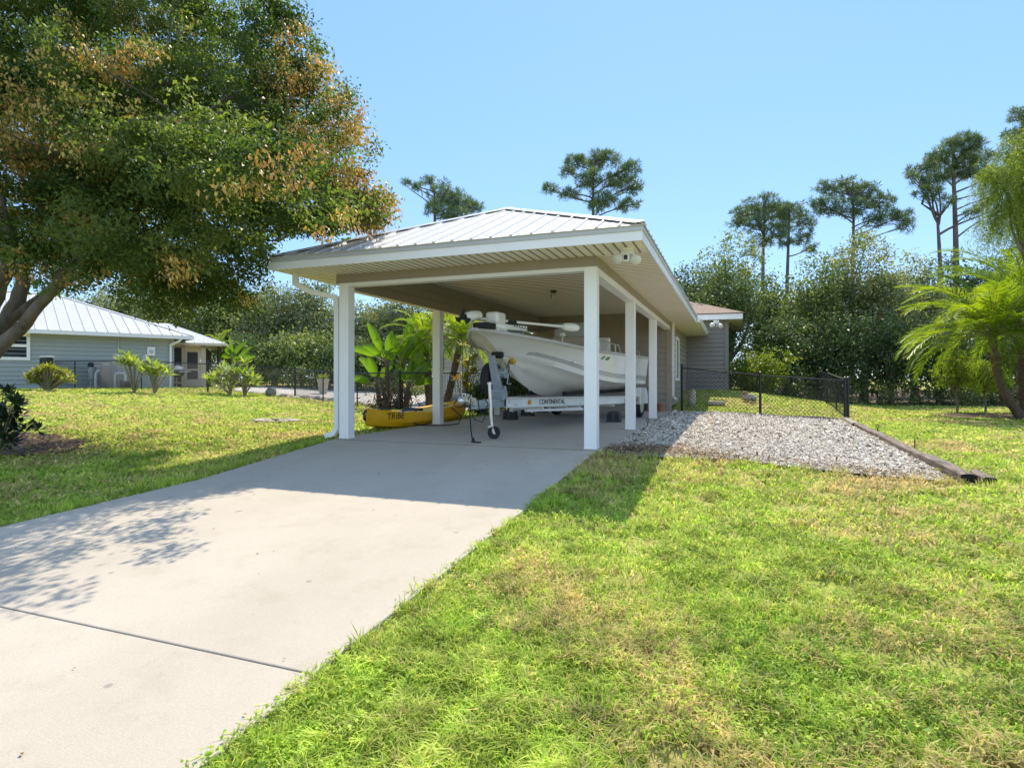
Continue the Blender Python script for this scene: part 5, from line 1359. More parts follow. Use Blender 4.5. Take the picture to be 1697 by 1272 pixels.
# --- broadleaved woods on the right
def wood_tree(i, u, vtop, zc, wpx, leafm, label, low=.25, L=.15, dens=1.0, vbase=None, name='oak_tree'):
    r = np.random.default_rng(100+i); p = at(u, 660, zc); p.z = G(p.x, p.y); zt = CAM.z + (V0-vtop)/F*zc; rx = wpx/F*zc/2; h = zt - p.z
    cz = p.z + h*(.5+low/2); rz = h*(.5-low/2)
    bl = rand_blobs((p.x,p.y,cz), rx, rx*.85, rz, 11, r, .42)
    area = rx*rz*3.1416
    ncl = int(30*area*dens/ (L/.15)**1.2); return broadleaf(name, label, 'tree', p, bl, max(40, ncl), 15, .22*(L/.15), L, leafm, 300+i, trunk_r=.07+.016*h, fork=h*max(.16,low), group='trees in the woods behind')
T = [
 (1138,425,31,120,'leaf_oak_b','leafy woodland tree rising just right of the carport eave behind the house roof',.1),
 (1205,392,30,150,'leaf_oak','tall leafy oak right of the carport with the highest crown left of the pine pair',.08),
 (1275,440,31,110,'leaf_oak_b','dark woodland tree below the twin trunk pines above the yellow bush',.05),
 (1345,402,29,120,'leaf_oak','leafy oak above the right end of the fence rail',.08),
 (1430,378,28.5,170,'leaf_oak_c','tallest silvery leaved oak in the middle of the right woods',.08),
 (1515,398,30,120,'leaf_oak_c','pale woodland tree left of the two forked pine trunks',.08),
 (1595,430,31,120,'leaf_oak_b','woodland tree under the two bare pine trunks behind the palm fronds',.08),
 (1665,395,30,130,'leaf_oak','leafy tree behind the weeping tree at the right edge',.08),
 (1760,380,29,150,'leaf_oak_b','dark woodland tree beyond the right edge palms',.08),
 (1160,480,26.5,100,'leaf_oak_b','lower dark tree behind the house wing gutter',.05),
 (1300,520,26.5,130,'leaf_oak_b','low dark tree between the yellow bush and the fence corner',.0),
 (1390,500,26.0,130,'leaf_oak_b','dark leafy understorey tree directly behind the fence corner post',.0),
 (1475,510,26.0,120,'leaf_oak_b','dark understorey tree left of the palm frond tips',.0),
 (1555,520,26.3,130,'leaf_oak_b','dark understorey tree behind the left palm fronds',.0),
 (1640,530,26.6,130,'leaf_oak_b','dark understorey tree behind the leaning palm trunk',.0),
 (1715,540,26.5,120,'leaf_oak_b','dark understorey tree at the right edge behind the palms',.0),
]
for i, (u, vt, zc, wp, lm, lab, low) in enumerate(T): wood_tree(i, u, vt, zc, wp, M[lm], lab, low)
# --- woods on the left behind the gravel yard
T2 = [
 (130,476,40,170,'leaf_oak',"leafy tree behind the ridge of the neighbour's metal roof",.1),
 (215,455,42,170,'leaf_oak_c',"silvery tree above the middle of the neighbour's metal roof",.1),
 (300,458,40,170,'leaf_oak_c',"leafy tree behind the right slope of the neighbour's metal roof",.08),
 (385,468,41,150,'leaf_oak','dark leafy tree behind the screened porch roof corner',.06),
 (455,452,39,140,'leaf_oak_c','leafy tree behind the left fence left of the downspout',.06),
 (525,470,38,140,'leaf_oak_c','silvery leaved tree behind the front left carport post',.06),
 (595,486,38,140,'leaf_oak_c','dark tree seen through the carport left of the banana leaves',.06),
 (660,468,39,140,'leaf_oak_c','leafy tree seen through the carport above the banana leaves',.06),
 (735,480,40,140,'leaf_oak','dark tree seen through the carport behind the two palms',.06),
 (420,545,34,130,'leaf_oak_b','low dark tree behind the slim palm and frangipani bushes',.0),
 (500,540,33.5,120,'leaf_oak','low dark tree behind the fence post left of the carport',.0),
 (580,545,33,120,'leaf_oak_b','low dark tree behind the planter pot',.0),
 (655,545,34,120,'leaf_oak_b','low dark tree right behind the banana clump',.0),
]
for i, (u, vt, zc, wp, lm, lab, low) in enumerate(T2): wood_tree(40+i, u, vt, zc, wp, M[lm], lab, low, L=.19)
# far mass of the woods, nobody can count it
r = np.random.default_rng(77); BB = []
for u in range(-250, 1000, 55):
    zc = 52; p = at(u, 600, zc); BB.append(((p.x, p.y, 3.2+r.uniform(-.4,.6)), 2.6, 2.0, 3.6+r.uniform(-.5,.6)))
for u in range(1090, 2000, 55):
    zc = 38; p = at(u, 600, zc); BB.append(((p.x, p.y, 3.4+r.uniform(-.5,.7)), 2.0, 1.6, 3.4+r.uniform(-.5,1.0)))
P, out, ci, cc = crown_points(BB, 2600, 22, .42, r); k = P[:,2] > .05; P, out, ci = P[k], out[k], ci[k]; n = len(P); ll = .27*r.uniform(.6,1.3,n)
tag(leaves('far_woods', P, unit(out+rdir(n,r)), unit(rdir(n,r)+np.array([0,0,.6])), ll, ll*.55, np.clip(r.uniform(0,.5,len(cc))[ci]+r.uniform(0,.5,n),0,1), M['leaf_oak_b']), kind='stuff')
# low undergrowth along the wood edges
BB = []
for u in range(1230, 1720, 24):
    zc = 25.6+r.uniform(-.3,.6); p = at(u, 650, zc); BB.append(((p.x,p.y,G(p.x,p.y)+.35), .55, .45, .45+r.uniform(0,.5)))
for u in range(345, 800, 30):
    zc = 32+r.uniform(-.5,1); p = at(u, 640, zc); BB.append(((p.x,p.y,G(p.x,p.y)+.5), .9, .7, .7+r.uniform(0,.5)))
P, out, ci, cc = crown_points(BB, 900, 22, .16, r); k = P[:,2] > -.2; P, out, ci = P[k], out[k], ci[k]; n = len(P); ll = .13*r.uniform(.6,1.3,n)
tag(leaves('undergrowth', P, unit(out+rdir(n,r)+np.array([0,0,.3])), unit(rdir(n,r)+np.array([0,0,.6])), ll, ll*.45, np.clip(r.uniform(0,.6,len(cc))[ci]+r.uniform(0,.4,n),0,1), M['leaf_oak']), kind='stuff')
q = at(1252, 655, 24.5); q.z = G(q.x,q.y)
broadleaf('lime_bush', 'bright yellow green bush at the foot of the woods behind the right fence', 'bush', q, rand_blobs((q.x,q.y,q.z+1.0), 1.8, 1.0, 1.15, 11, np.random.default_rng(5), .36), 330, 16, .16, .11, M['leaf_lime_dark'], 61, trunk_r=.05, fork=.3)

# --- pines
def pine(i, label, u, vb, vt, zc, crown, trunk_r=.22, fork=None, dens=1.0, bare=(), lean=0):
    """crown: list of (u, v, ru, rv) tuft masses in the photograph's columns"""
    r = np.random.default_rng(500+i); base = at(u, 660, zc); base.z = G(base.x, base.y); t = thing('pine_tree', label, 'tree', base, 'tall pines above the woods')
    mb = MB(); top = at(u+lean, vt+12, zc); n_ = 12; spine = []
    for k in range(n_+1):
        f = k/n_; spine.append(base.lerp(top, f) + Vector((math.sin(f*5+i)*.12*f, 0, 0)))
    mb.tube(spine, [trunk_r*(1-.72*(k/n_)) for k in range(n_+1)], 9)
    Ps, Ds, rn = [], [], []
    sc_ = zc/F
    for ci, (cu, cv, ru, rv) in enumerate(crown):
        c = at(cu, cv, zc + r.uniform(-1.2, 1.2)); m_ = max(12, int(ru*rv*.15*dens))
        # limb from the trunk
        hz = min(max(c.z - rv*sc_*.6 - .25*abs((c-top).xy.length), base.z+1), top.z); f = (hz-base.z)/(top.z-base.z); st = base.lerp(top, max(0.05,min(.98,f)))
        lp = limb(mb, st, c, min(.06, .085*trunk_r/.22), .02, 700+i*40+ci, bend=.10)
        for k in range(m_):
            d = r.normal(size=3); d /= np.linalg.norm(d); q = np.array(c) + d*np.array([ru*sc_, min(ru,rv)*sc_*1.1, rv*sc_])*r.uniform(.35,1)
            if r.uniform() < .35: limb(mb, lp[int(r.integers(3, len(lp)))], Vector(q), .022, .008, int(r.integers(1e6)), n=3)
            nn_ = 24; dd = unit(rdir(nn_, r) + np.array([0,0,.35]) + d*.4)
            Ps.append(np.repeat(q[None], nn_, 0) + r.normal(size=(nn_,3))*.05); Ds.append(dd); rn.append(np.clip(r.uniform(0,.6)+r.uniform(0,.4,nn_),0,1))
    for (u0,v0,u1,v1,rr_) in bare: limb(mb, at(u0,v0,zc), at(u1,v1,zc), rr_, rr_*.35, i*77+int(u1), bend=.07)
    P = np.concatenate(Ps); D = np.concatenate(Ds); rn = np.concatenate(rn); n = len(P)
    leaves('crown', P, D, rdir(n, r), (.36*r.uniform(.7,1.25,n)*(zc/45)), (.036*zc/45), rn, M['leaf_pine'], t, fold=0)
    mb.build('trunk', M['bark_pine'], t, smooth=True)
pine(0, 'pine with thin bare side branches peeking over the left slope of the carport roof', 722, 660, 300, 44, [(735,325,26,26),(760,335,26,20),(785,345,20,14),(710,300,14,10),(720,345,18,18),(750,355,32,14),(672,302,9,6),(690,310,8,6)], bare=((715,340,668,302,.05),(700,325,697,292,.035)))
pine(1, 'wide pine crown rising right above the peak of the carport roof', 985, 660, 250, 42, [(985,268,24,18),(955,270,22,14),(1010,262,20,14),(1040,280,22,14),(1050,305,16,16),(1020,300,26,16),(975,300,24,18),(940,285,14,10),(910,312,16,9),(945,322,18,10),(1000,335,30,16),(1040,340,20,12)], dens=1.25, bare=((985,330,915,318,.06),(985,340,1050,312,.06)))
pine(2, 'leftmost pine of the pair beside the big oak with its crown below the taller one', 1266, 660, 322, 43, [(1265,340,30,18),(1235,352,26,16),(1290,352,26,16),(1220,368,16,10),(1255,372,30,16),(1290,385,22,14),(1260,402,24,12),(1240,420,12,8)], dens=1.0)
pine(3, 'slender pine touching the right side of the leftmost right hand pine', 1305, 660, 330, 44, [(1310,350,24,18),(1335,365,20,16),(1300,372,22,14),(1330,392,20,14),(1345,410,14,10),(1300,400,16,10)], dens=1.0)
pine(4, 'broad pine behind the silvery oak with a domed crown', 1412, 660, 288, 44, [(1400,300,14,10),(1365,310,16,10),(1395,318,28,14),(1430,318,30,18),(1460,335,24,18),(1480,355,14,10),(1370,345,22,14),(1415,345,32,16),(1450,365,22,12),(1495,362,18,14),(1355,335,14,10),(1500,378,12,8)], dens=1.1)
pine(5, 'forked pine with a bare grey trunk left of the tall right hand pine', 1556, 660, 355, 36, [(1520,285,18,12),(1535,300,22,14),(1510,292,10,8),(1545,318,16,12),(1528,318,14,10),(1548,270,22,14),(1570,335,14,10)], trunk_r=.26, bare=((1558,358,1528,338,.10),(1528,338,1535,318,.07),(1535,318,1545,280,.05),(1558,357,1585,325,.07),(1557,388,1650,345,.08)))
pine(6, 'tallest pine at the right with a high crown and a long bare trunk', 1583, 660, 225, 36, [(1595,232,22,12),(1575,240,20,12),(1612,240,20,14),(1560,258,22,14),(1600,262,28,16),(1630,262,20,14),(1620,285,24,14),(1590,285,26,14),(1645,290,14,12),(1560,290,20,12),(1640,330,16,8),(1625,345,14,8),(1610,352,14,8)], trunk_r=.26, dens=1.2, bare=((1584,395,1655,350,.055),(1586,330,1640,318,.05)))
pine(7, 'pine cut by the right edge of the picture above the weeping tree', 1700, 660, 175, 38, [(1690,190,20,12),(1705,215,22,14),(1685,230,16,10),(1720,190,24,16),(1670,222,12,8),(1715,245,26,16),(1680,260,18,10)], dens=1.2)

# --- palms
def fronds(r, c, specs, nleaf, leafL, leafW, wid):
    """returns leaflet arrays and rachis tubes for arching feather fronds"""
    P, D, N, L, rn = [], [], [], [], []; mb = MB(); c = np.array(c)
    for (az, el, ln, dr, col) in specs:
        h = np.array([math.cos(az), math.sin(az), 0]); pts = []; p = c.copy(); e = el; m_ = 16
        for k in range(m_+1):
            pts.append(p.copy()); p = p + (h*math.cos(e) + np.array([0,0,math.sin(e)]))*ln/m_; e -= dr/m_*(0.5+1.2*k/m_)
        pts = np.array(pts); mb.tube([Vector(q) for q in pts], [wid*(1-.8*k/m_) for k in range(m_+1)], 5, caps=False)
        side = np.cross(h, [0,0,1]); 
        for k in range(nleaf):
            t_ = .14 + .86*k/(nleaf-1); i = min(int(t_*m_), m_-1); q = pts[i] + (pts[i+1]-pts[i])*(t_*m_-i); tan = unit(pts[i+1]-pts[i]); up = unit(np.cross(side, tan))
            up = up if up[2] >= 0 else -up
            for sg in (1,-1):
                P.append(q); D.append(side*sg*(1-.35*t_) + tan*(.55+.5*t_) + up*.28 + r.normal(size=3)*.10 + np.array([0,0,-.18])); N.append(up+side*sg*.3); L.append(leafL*math.sin(math.pi*(.12+.80*t_))**.6*r.uniform(.85,1.1)); rn.append(col + r.uniform(-.12,.12))
    n = len(P); return np.array(P), np.array(D), np.array(N), np.array(L), np.clip(rn,0,1), mb
def palm(name, label, base, top, nfr, ln, leafL, nleaf, seed, trunk_r, lean=None, group=None, dead=0, leafm='leaf_palm', lw=.022, azs=None, emin=1.75):
    r = np.random.default_rng(seed); t = thing(name, label, 'palm', base, group); base = Vector(base); top = Vector(top)
    mb = MB(); mid = base.lerp(top,.5) + Vector((0,0,-.0)) + (lean or Vector()); pts = [base-Vector((0,0,.1))]
    for k in range(1, 15):
        f = k/14; q = base*(1-f)**2 + mid*2*f*(1-f) + top*f*f; pts.append(q)
    mb.tube(pts, [trunk_r*(1.25-.3*k/14+.14*(k%2)) for k in range(15)], 12)
    mb.build('trunk', M['palm_bark'], t, smooth=False)
    specs = []
    for k in range(nfr):
        az = (azs[k % len(azs)] if azs else k*2.39996) + r.uniform(-.25,.25); f = (k+.5)/nfr
        specs.append((az, 1.35-emin*f + r.uniform(-.15,.15), ln*r.uniform(.85,1.1), 1.0+.55*r.uniform(0,1), .2+.5*r.uniform()))
    P, D, N, L, rn, mbr = fronds(r, top, specs, nleaf, leafL, lw, .016)
    leaves('fronds', P, D, N, L, lw*r.uniform(.8,1.2,len(P)), rn, M[leafm], t, fold=.03)
    mbr.build('frond_stalks', M['stem'], t)
    return t
def gat(u, v, zc):
    p = at(u, v, zc); p.z = G(p.x, p.y); return p
palm('date_palm', 'leaning slender date palm with long bright fronds at the right edge of the lawn', gat(1693,692,17.6), at(1645,556,17.2), 40, 2.9, .50, 66, 1, .10, lean=Vector((-.3,0,-.35)), lw=.030, emin=1.3, group='feather palms on the right lawn')
palm('date_palm', 'thick trunked date palm at the right edge fanning before the weeping tree', gat(1705,694,18.4), at(1700,505,18.2), 44, 3.1, .52, 60, 2, .22, lw=.030, group='feather palms on the right lawn')
palm('date_palm', 'small palm with drooping fronds low at the right edge', gat(1740,690,17.4), at(1712,590,17.2), 16, 1.9, .42, 34, 3, .11, group='feather palms on the right lawn')
palm('pygmy_palm', 'feathery palm directly behind the second left carport post', gat(713,668,20.6), at(704,563,20.6), 30, 1.5, .36, 36, 4, .12, group='feathery palms behind the carport', lw=.03)
palm('pygmy_palm', 'feathery palm with a leaning dark trunk left of the boat bow', gat(738,664,19.8), at(764,560,19.6), 30, 1.45, .36, 36, 5, .10, lean=Vector((.0,0,-.1)), group='feathery palms behind the carport', lw=.03)
palm('slim_palm', "slim thin crowned palm just right of the neighbour's screened porch", gat(362,642,31.5), at(363,570,31.5), 10, 1.2, .28, 26, 6, .08)
# weeping tree at the right edge
q = gat(1745,700,15.5)
wt = thing('weeping_tree', 'yellow green feathery weeping tree at the right edge above the palms', 'tree', q)
r = np.random.default_rng(31); BW = []
for (u, v, zc, ru, rv) in ((1690,300,15,42,55),(1672,345,15,34,45),(1740,260,15.5,60,80),(1745,360,15.5,60,80),(1650,290,15,22,22),(1790,300,16,70,120),(1690,240,15.4,26,22)):
    s = zc/F; BW.append((tuple(at(u,v,zc)), ru*s, ru*s, rv*s))
P, out, ci, cc = crown_points(BW, 900, 2, .12, r, shell=.3)
# every clump hangs as a feathery strand
n = len(P); SP, SD, SR = [], [], []
for k in range(n):
    ln = r.uniform(.35,.8); o = unit(np.array([out[k][0], out[k][1], 0.05]))
    m_ = 22; f = np.linspace(0,1,m_)[:,None]; q_ = P[k] + o*ln*.35*f + np.array([0,0,-1])*ln*f**1.6; SP.append(q_ + r.normal(size=(m_,3))*.012); SD.append(rdir(m_,r)*.8+np.array([0,0,-.6])+o*.3); SR.append(np.full(m_, r.uniform(.0,1))*.6+r.uniform(0,.4,m_))
SP, SD, SR = np.concatenate(SP), np.concatenate(SD), np.concatenate(SR)
leaves('crown', SP, SD, rdir(len(SP),r), .085*r.uniform(.7,1.3,len(SP)), .016, SR, M['leaf_weep'], wt, fold=.02)
mb = MB(); fk = at(1742,520,15.5); mb.tube([q-Vector((0,0,.1)), q.lerp(fk,.5)+Vector((.1,0,0)), fk], [.2,.15,.13], 10)
for i, bl in enumerate(BW): limb(mb, fk, bl[0], .07, .015, 40+i)
mb.build('trunk', M['bark'], wt, smooth=True)
for i, (u, v, zc, lab) in enumerate(((1585,620,20.5,'yellow green hanging shrub left of the leaning palm trunk'),(1632,612,20.5,'yellow green hanging shrub behind the leaning palm trunk'))):
    q = gat(u,672,zc); c = at(u,v,zc); broadleaf('hanging_shrub', lab, 'shrub', q, rand_blobs(tuple(c), .62, .5, .85, 6, np.random.default_rng(70+i), .45), 150, 18, .10, .085, M['leaf_weep'], 80+i, trunk_r=.035, fork=.6, droop=1.0, rbias=.1)

# --- bird of paradise clump behind the fence
def big_leaf(mb, p, a, pet, L, W, curl, yaw, m=0):
    """paddle leaf on a stalk, leaning by angle A from upright towards +right; the broad side faces the yard"""
    rt = Vector((math.cos(YAW+yaw), math.sin(YAW+yaw), 0)); up = Vector((0,0,1)); nrm = rt.cross(up); p = Vector(p)
    def dr(x): return up*math.cos(x) + rt*math.sin(x)
    s0 = p + dr(a)*pet; mb.tube([p, p.lerp(s0,.5)+dr(a-.5)*.02, s0], [.028,.022,.016], 6, m=1, caps=False)
    n_ = 12; q = s0.copy(); e = a; rows_ = []; sg = 1 if a >= 0 else -1
    for k in range(n_+1):
        t_ = k/n_; tan = dr(e); sd = nrm.cross(tan).normalized()
        w_ = W*(math.sin(math.pi*min(1,(t_*.94+.04)))**.55)*(1-.25*t_)*.5; back = nrm*.06*math.sin(t_*2.6)
        rows_.append([q+sd*w_-nrm*w_*.42+back, q+sd*w_*.5-nrm*w_*.14+back, q+back, q-sd*w_*.5-nrm*w_*.14+back, q-sd*w_-nrm*w_*.42+back]); q = q + tan*L/n_; e += sg*curl/n_*(.4+1.2*t_)
    b0 = len(mb.v)
    for rw_ in rows_: mb.v += [tuple(x) for x in rw_]
    for k in range(n_):
        for j in range(4):
            mb.f.append((b0+k*5+j, b0+k*5+j+1, b0+(k+1)*5+j+1, b0+(k+1)*5+j)); mb.m.append(m)
M['banana_solid'] = leafmat('paddle leaf blade', [(.11,.22,.015),(.19,.33,.025),(.30,.43,.045)], .55, rough=.35, spec=.5, nscale=2.2, amt=.5)
q = gat(650,672,20.2)
def paddle_clump(name, label, q, spec, stems, seed, trunk_h=1.3, tr=.09):
    r = np.random.default_rng(seed); t = thing(name, label, 'plant', q); q = Vector(q)
    mb = MB(); tops = []
    for (dx, dy, h) in stems:
        p = q+Vector((dx,dy,0)); tp = p+Vector((dx*.25,dy*.25,h)); mb.tube([p, p.lerp(tp,.5), tp], [tr*1.15, tr, tr*.7], 9); tops.append(tp)
    mb.build('stems', M['palm_bark'], t, smooth=True)
    for k, (si, a_, pet, L, W, curl, yaw) in enumerate(spec):
        mb = MB(); big_leaf(mb, tops[si % len(tops)]-Vector((0,0,.05)), a_, pet, L, W, curl, yaw); mb.build('leaf', [M['banana_solid'], M['stem']], t, smooth=True)
    return t
r = np.random.default_rng(9)
sp = [(si, a_, pet, L, W, curl, r.uniform(-.6,.6)) for si, a_, pet, L, W, curl in (
    (0,-.42,.45,1.05,.34,.15),(0,-1.1,.55,1.05,.30,.75),(0,.10,.35,.75,.34,.3),(0,-.75,.3,.7,.3,1.0),(0,.6,.3,.7,.34,.8),
    (1,.22,.55,1.15,.38,.12),(1,.75,.35,.85,.34,.25),(1,-.30,.3,.85,.34,.35),(1,1.25,.35,.8,.30,.8),(1,-1.0,.3,.7,.32,.9),(1,1.5,.3,.75,.3,1.1),(1,.45,.2,.6,.34,1.3),
    (2,-.55,.35,1.0,.36,.9),(2,-.2,.3,.75,.3,.5),(2,.5,.3,.6,.28,.9),(2,-1.2,.3,.8,.3,.9),(3,.5,.3,.8,.32,1.2),(3,1.1,.25,.9,.30,1.5),(1,.55,.45,.95,.34,.3),(1,1.0,.5,.85,.32,.5),(3,.75,.4,.8,.30,.6),(3,.3,.5,.85,.30,.2),(3,-.4,.25,.7,.28,.6),(3,.1,.3,.7,.3,.4))]
paddle_clump('bird_of_paradise', 'broad paddle leaved banana-like clump behind the fence seen under the carport', q, sp, [(-.17,0,1.62),(.24,.1,1.58),(-.55,.1,.85),(.50,0,.75),(-.38,.2,.7),(.38,.25,.6)], 9)
# dry stems at its foot
sp = []
r = np.random.default_rng(12)
for k in range(9): sp.append((k%2, -1.2+2.4*k/8+r.uniform(-.15,.15), .25, r.uniform(.65,.95), .27, r.uniform(.3,1.0), r.uniform(-.8,.8)))
n = 420; r2 = np.random.default_rng(51); qq = np.array(q)
P = qq + np.stack([r2.normal(size=n)*.42, r2.normal(size=n)*.2, np.abs(r2.normal(size=n))*.35+.05], 1)
tag(leaves('dry_leaf_pile', P, np.stack([r2.normal(size=n), r2.normal(size=n), r2.normal(size=n)*.4-.9], 1), rdir(n, r2), r2.uniform(.15,.42,n), .05, r2.uniform(0,.8,n), M['debris'], loc=tuple(q)), kind='stuff')
paddle_clump('banana_plant', "young banana plant right of the neighbour's screened porch behind the frangipanis", gat(384,642,30.6), sp, [(0,0,1.5),(.25,.1,1.2)], 13, tr=.07)

# --- frangipani bushes: forked stems with whorls of long leaves
def whorl_bush(name, label, base, tips, leafL, nl, seed, leafm='leaf_plum', stem_r=.022, group=None, wid=.26, up=.15):
    r = np.random.default_rng(seed); t = thing(name, label, 'bush', base, group); base = Vector(base); mb = MB(); P, D, N, L, rn = [], [], [], [], []
    for tp in tips:
        tp = Vector(tp); k1 = base + Vector(((tp.x-base.x)*.35, (tp.y-base.y)*.35, (tp.z-base.z)*.40)); mb.tube([base-Vector((0,0,.05)), k1, k1.lerp(tp,.6)+Vector((0,0,.05)), tp], [stem_r*1.5, stem_r*1.1, stem_r*.9, stem_r*.7], 7)
        for k in range(nl):
            a = k*2.4+r.uniform(-.3,.3); e = r.uniform(-.45,1.0)
            P.append(np.array(tp)+np.array([0,0,-.10*r.uniform()])); D.append([math.cos(a)*math.cos(e), math.sin(a)*math.cos(e), math.sin(e)+up]); N.append([-math.cos(a)*math.sin(e)*.6, -math.sin(a)*math.sin(e)*.6, 1]); L.append(leafL*r.uniform(.7,1.15)); rn.append(r.uniform(0,1))
    P, D, N, L = map(np.array, (P, D, N, L)); leaves('leaves', P, D, N, L, L*wid, np.array(rn), M[leafm], t, fold=-.06, wide=.5)
    mb.build('stems', M['stem'], t, smooth=True); return t
def tips_at(lst, zc, r, n=1, j=.12): return [tuple(np.array(at(u,v,zc+r.uniform(-.4,.4)))+r.normal(size=3)*j*.3) for u, v in lst for _ in range(n)]
r = np.random.default_rng(15)
whorl_bush('yellow_leaved_tree', "small rounded tree with yellow green leaves on the lawn before the neighbour's wall", gat(79,645,22.5), tips_at([(50,625),(57,618),(64,612),(72,608),(80,606),(88,608),(97,614),(106,618),(114,624),(60,628),(70,622),(82,618),(94,622),(103,628),(116,631),(75,630),(90,630),(45,622),(110,616),(66,617),(86,613),(52,630)], 22.4, r, 2), .26, 13, 41, 'leaf_lime', .03, wid=.34)
whorl_bush('frangipani_bush', "tall frangipani in front of the neighbour's meter box", gat(222,646,23), tips_at([(213,592),(205,600),(222,598),(214,605),(232,612),(208,588),(240,610),(227,604)], 23, r), .48, 16, 42, group='frangipani bushes by the left fence')
whorl_bush('frangipani_bush', "frangipani with drooping leaves just left of the neighbour's downspout", gat(256,646,23.2), tips_at([(252,604),(262,612),(270,614),(245,612),(258,618),(268,606),(250,620),(274,620)], 23.2, r), .46, 15, 43, group='frangipani bushes by the left fence')
whorl_bush('frangipani_bush', 'wide frangipani right of the tall fence post by the screened porch', gat(382,650,24.6), tips_at([(352,622),(365,608),(372,618),(358,632),(385,612),(378,626),(392,620),(345,628),(366,640),(384,640)], 24.6, r), .42, 14, 44, group='frangipani bushes by the left fence')
whorl_bush('frangipani_bush', 'upright frangipani with the topmost whorl of leaves beside the thin fence post', gat(405,652,24.8), tips_at([(408,600),(412,610),(402,616),(416,622),(396,612),(420,636),(410,632),(425,630)], 24.8, r), .44, 15, 45, group='frangipani bushes by the left fence')
q = gat(768,662,17.0); r = np.random.default_rng(16)
whorl_bush('croton_bush', 'yellow and red leaved croton bush between the leaning palm and the trailer winch post', q, [tuple(Vector(at(u,v,17))+Vector(r.normal(size=3)*.12)) for u, v in ((768,575),(775,585),(764,590),(778,598),(770,605),(782,612),(765,615),(776,620),(770,630),(783,632),(766,640),(778,645),(785,622),(772,595),(780,575),(773,650))], .24, 15, 46, 'leaf_croton', .014, wid=.30)
for i, (u, vt, zc, lab) in enumerate(((842,600,16.6,'dark leafy shrub behind the third left carport post under the boat bow'),(800,640,16.8,'dark low shrub left of the winch post foot'))):
    q = gat(u,672,zc); c = at(u,(vt+672)/2,zc); broadleaf('dark_shrub', lab, 'shrub', q, rand_blobs(tuple(c), .5, .5, .55, 6, np.random.default_rng(90+i), .45), 110, 15, .10, .10, M['leaf_oak_b'], 95+i, trunk_r=.03, fork=.2)
# dark glossy shrub at the left edge
q = gat(-8,735,8.8); r = np.random.default_rng(18)
tips = [tuple(Vector(at(u,v,8.8))+Vector(r.normal(size=3)*.10)) for u, v in ((-30,655),(-10,650),(8,662),(20,672),(26,665),(12,682),(0,672),(22,690),(8,700),(-12,690),(-30,680),(28,705),(14,715),(-5,712),(-25,705),(-45,660),(-50,690),(-20,665),(5,652),(18,660),(-2,695),(24,712),(10,722),(-15,725),(22,728),(-30,728),(2,732))]
whorl_bush('glossy_shrub', 'dark glossy leaved shrub cut by the left edge beside the mulch', q, tips+[tuple(Vector(t_)+Vector(r.normal(size=3)*.05)) for t_ in tips], .17, 13, 47, 'leaf_dark', .006, wid=.42, up=-.15)

# ------------------------------------------------------------------ grass, gravel stones, litter
def scatter_polar(n, r0, r1, half, r):
    lr = np.exp(r.uniform(math.log(r0), math.log(r1), n)); a = r.uniform(-half, half, n) - 0.0
    fx, fy = -sy_, cy_; rx, ry = cy_, sy_
    return CAM.x + lr*(np.cos(a)*fx + np.sin(a)*rx), CAM.y + lr*(np.cos(a)*fy + np.sin(a)*ry), lr
def vnoise(x, y, s, o=0.0): return np.array([mnoise.noise(Vector((a*s+o, c*s, o))) for a, c in zip(x, y)])
DRIVE_POLY = [(xa, ya) for ya, xa in DRIVE_L] + [(.0,-19),(.0,-.07)]
def lawn_mask(x, y, r):
    m = ~in_poly(x, y, DRIVE_POLY)
    m &= ~((x > -4.58) & (x < .10) & (y > -.08) & (y < 10.7))
    m &= ~((x > -4.5) & (x < 0.05) & (y > 10)) & ~((x > -4.5) & (x < 1.66) & (y > 17.5)) & ~((x>-9) & (x<-4.4) & (y > 11))
    g = in_poly(x, y, GRAVEL); m &= ~g | (r.uniform(0,1,len(x)) < .006)
    m &= ~in_poly(x, y, YARD)
    mu = in_poly(x, y, MULCH); m &= ~mu | (r.uniform(0,1,len(x)) < .12)
    mu = in_poly(x, y, PALMBED); m &= ~mu | (r.uniform(0,1,len(x)) < .12)
    s_ = (x-A.x)*nd_.x + (y-A.y)*nd_.y; o_ = (x-A.x)*nn.x + (y-A.y)*nn.y
    m &= ~((s_ < nl-.7) & (o_ < -.45) & (o_ > -12))
    m &= ~((x > 5) & (y > 21.6))
    return m
_g = np.array([[mnoise.noise(Vector((i*.31, j*.31, 3.0)))+.5*mnoise.noise(Vector((i*.8, j*.8, 9.0))) for j in range(400)] for i in range(400)])
def vn3(x, y):
    # worn spots: patchy noise on a 12 cm grid
    i = np.clip(((x+30)/.12).astype(int) % 400, 0, 399); j = np.clip(((y+20)/.12).astype(int) % 400, 0, 399); return np.clip((_g[i, j]-.28)*3, 0, 1)
r = np.random.default_rng(3)
NB = 1020000
x, y, d = scatter_polar(NB, .8, 34, R(84), r)
k = lawn_mask(x, y, r); x, y, d = x[k], y[k], d[k]
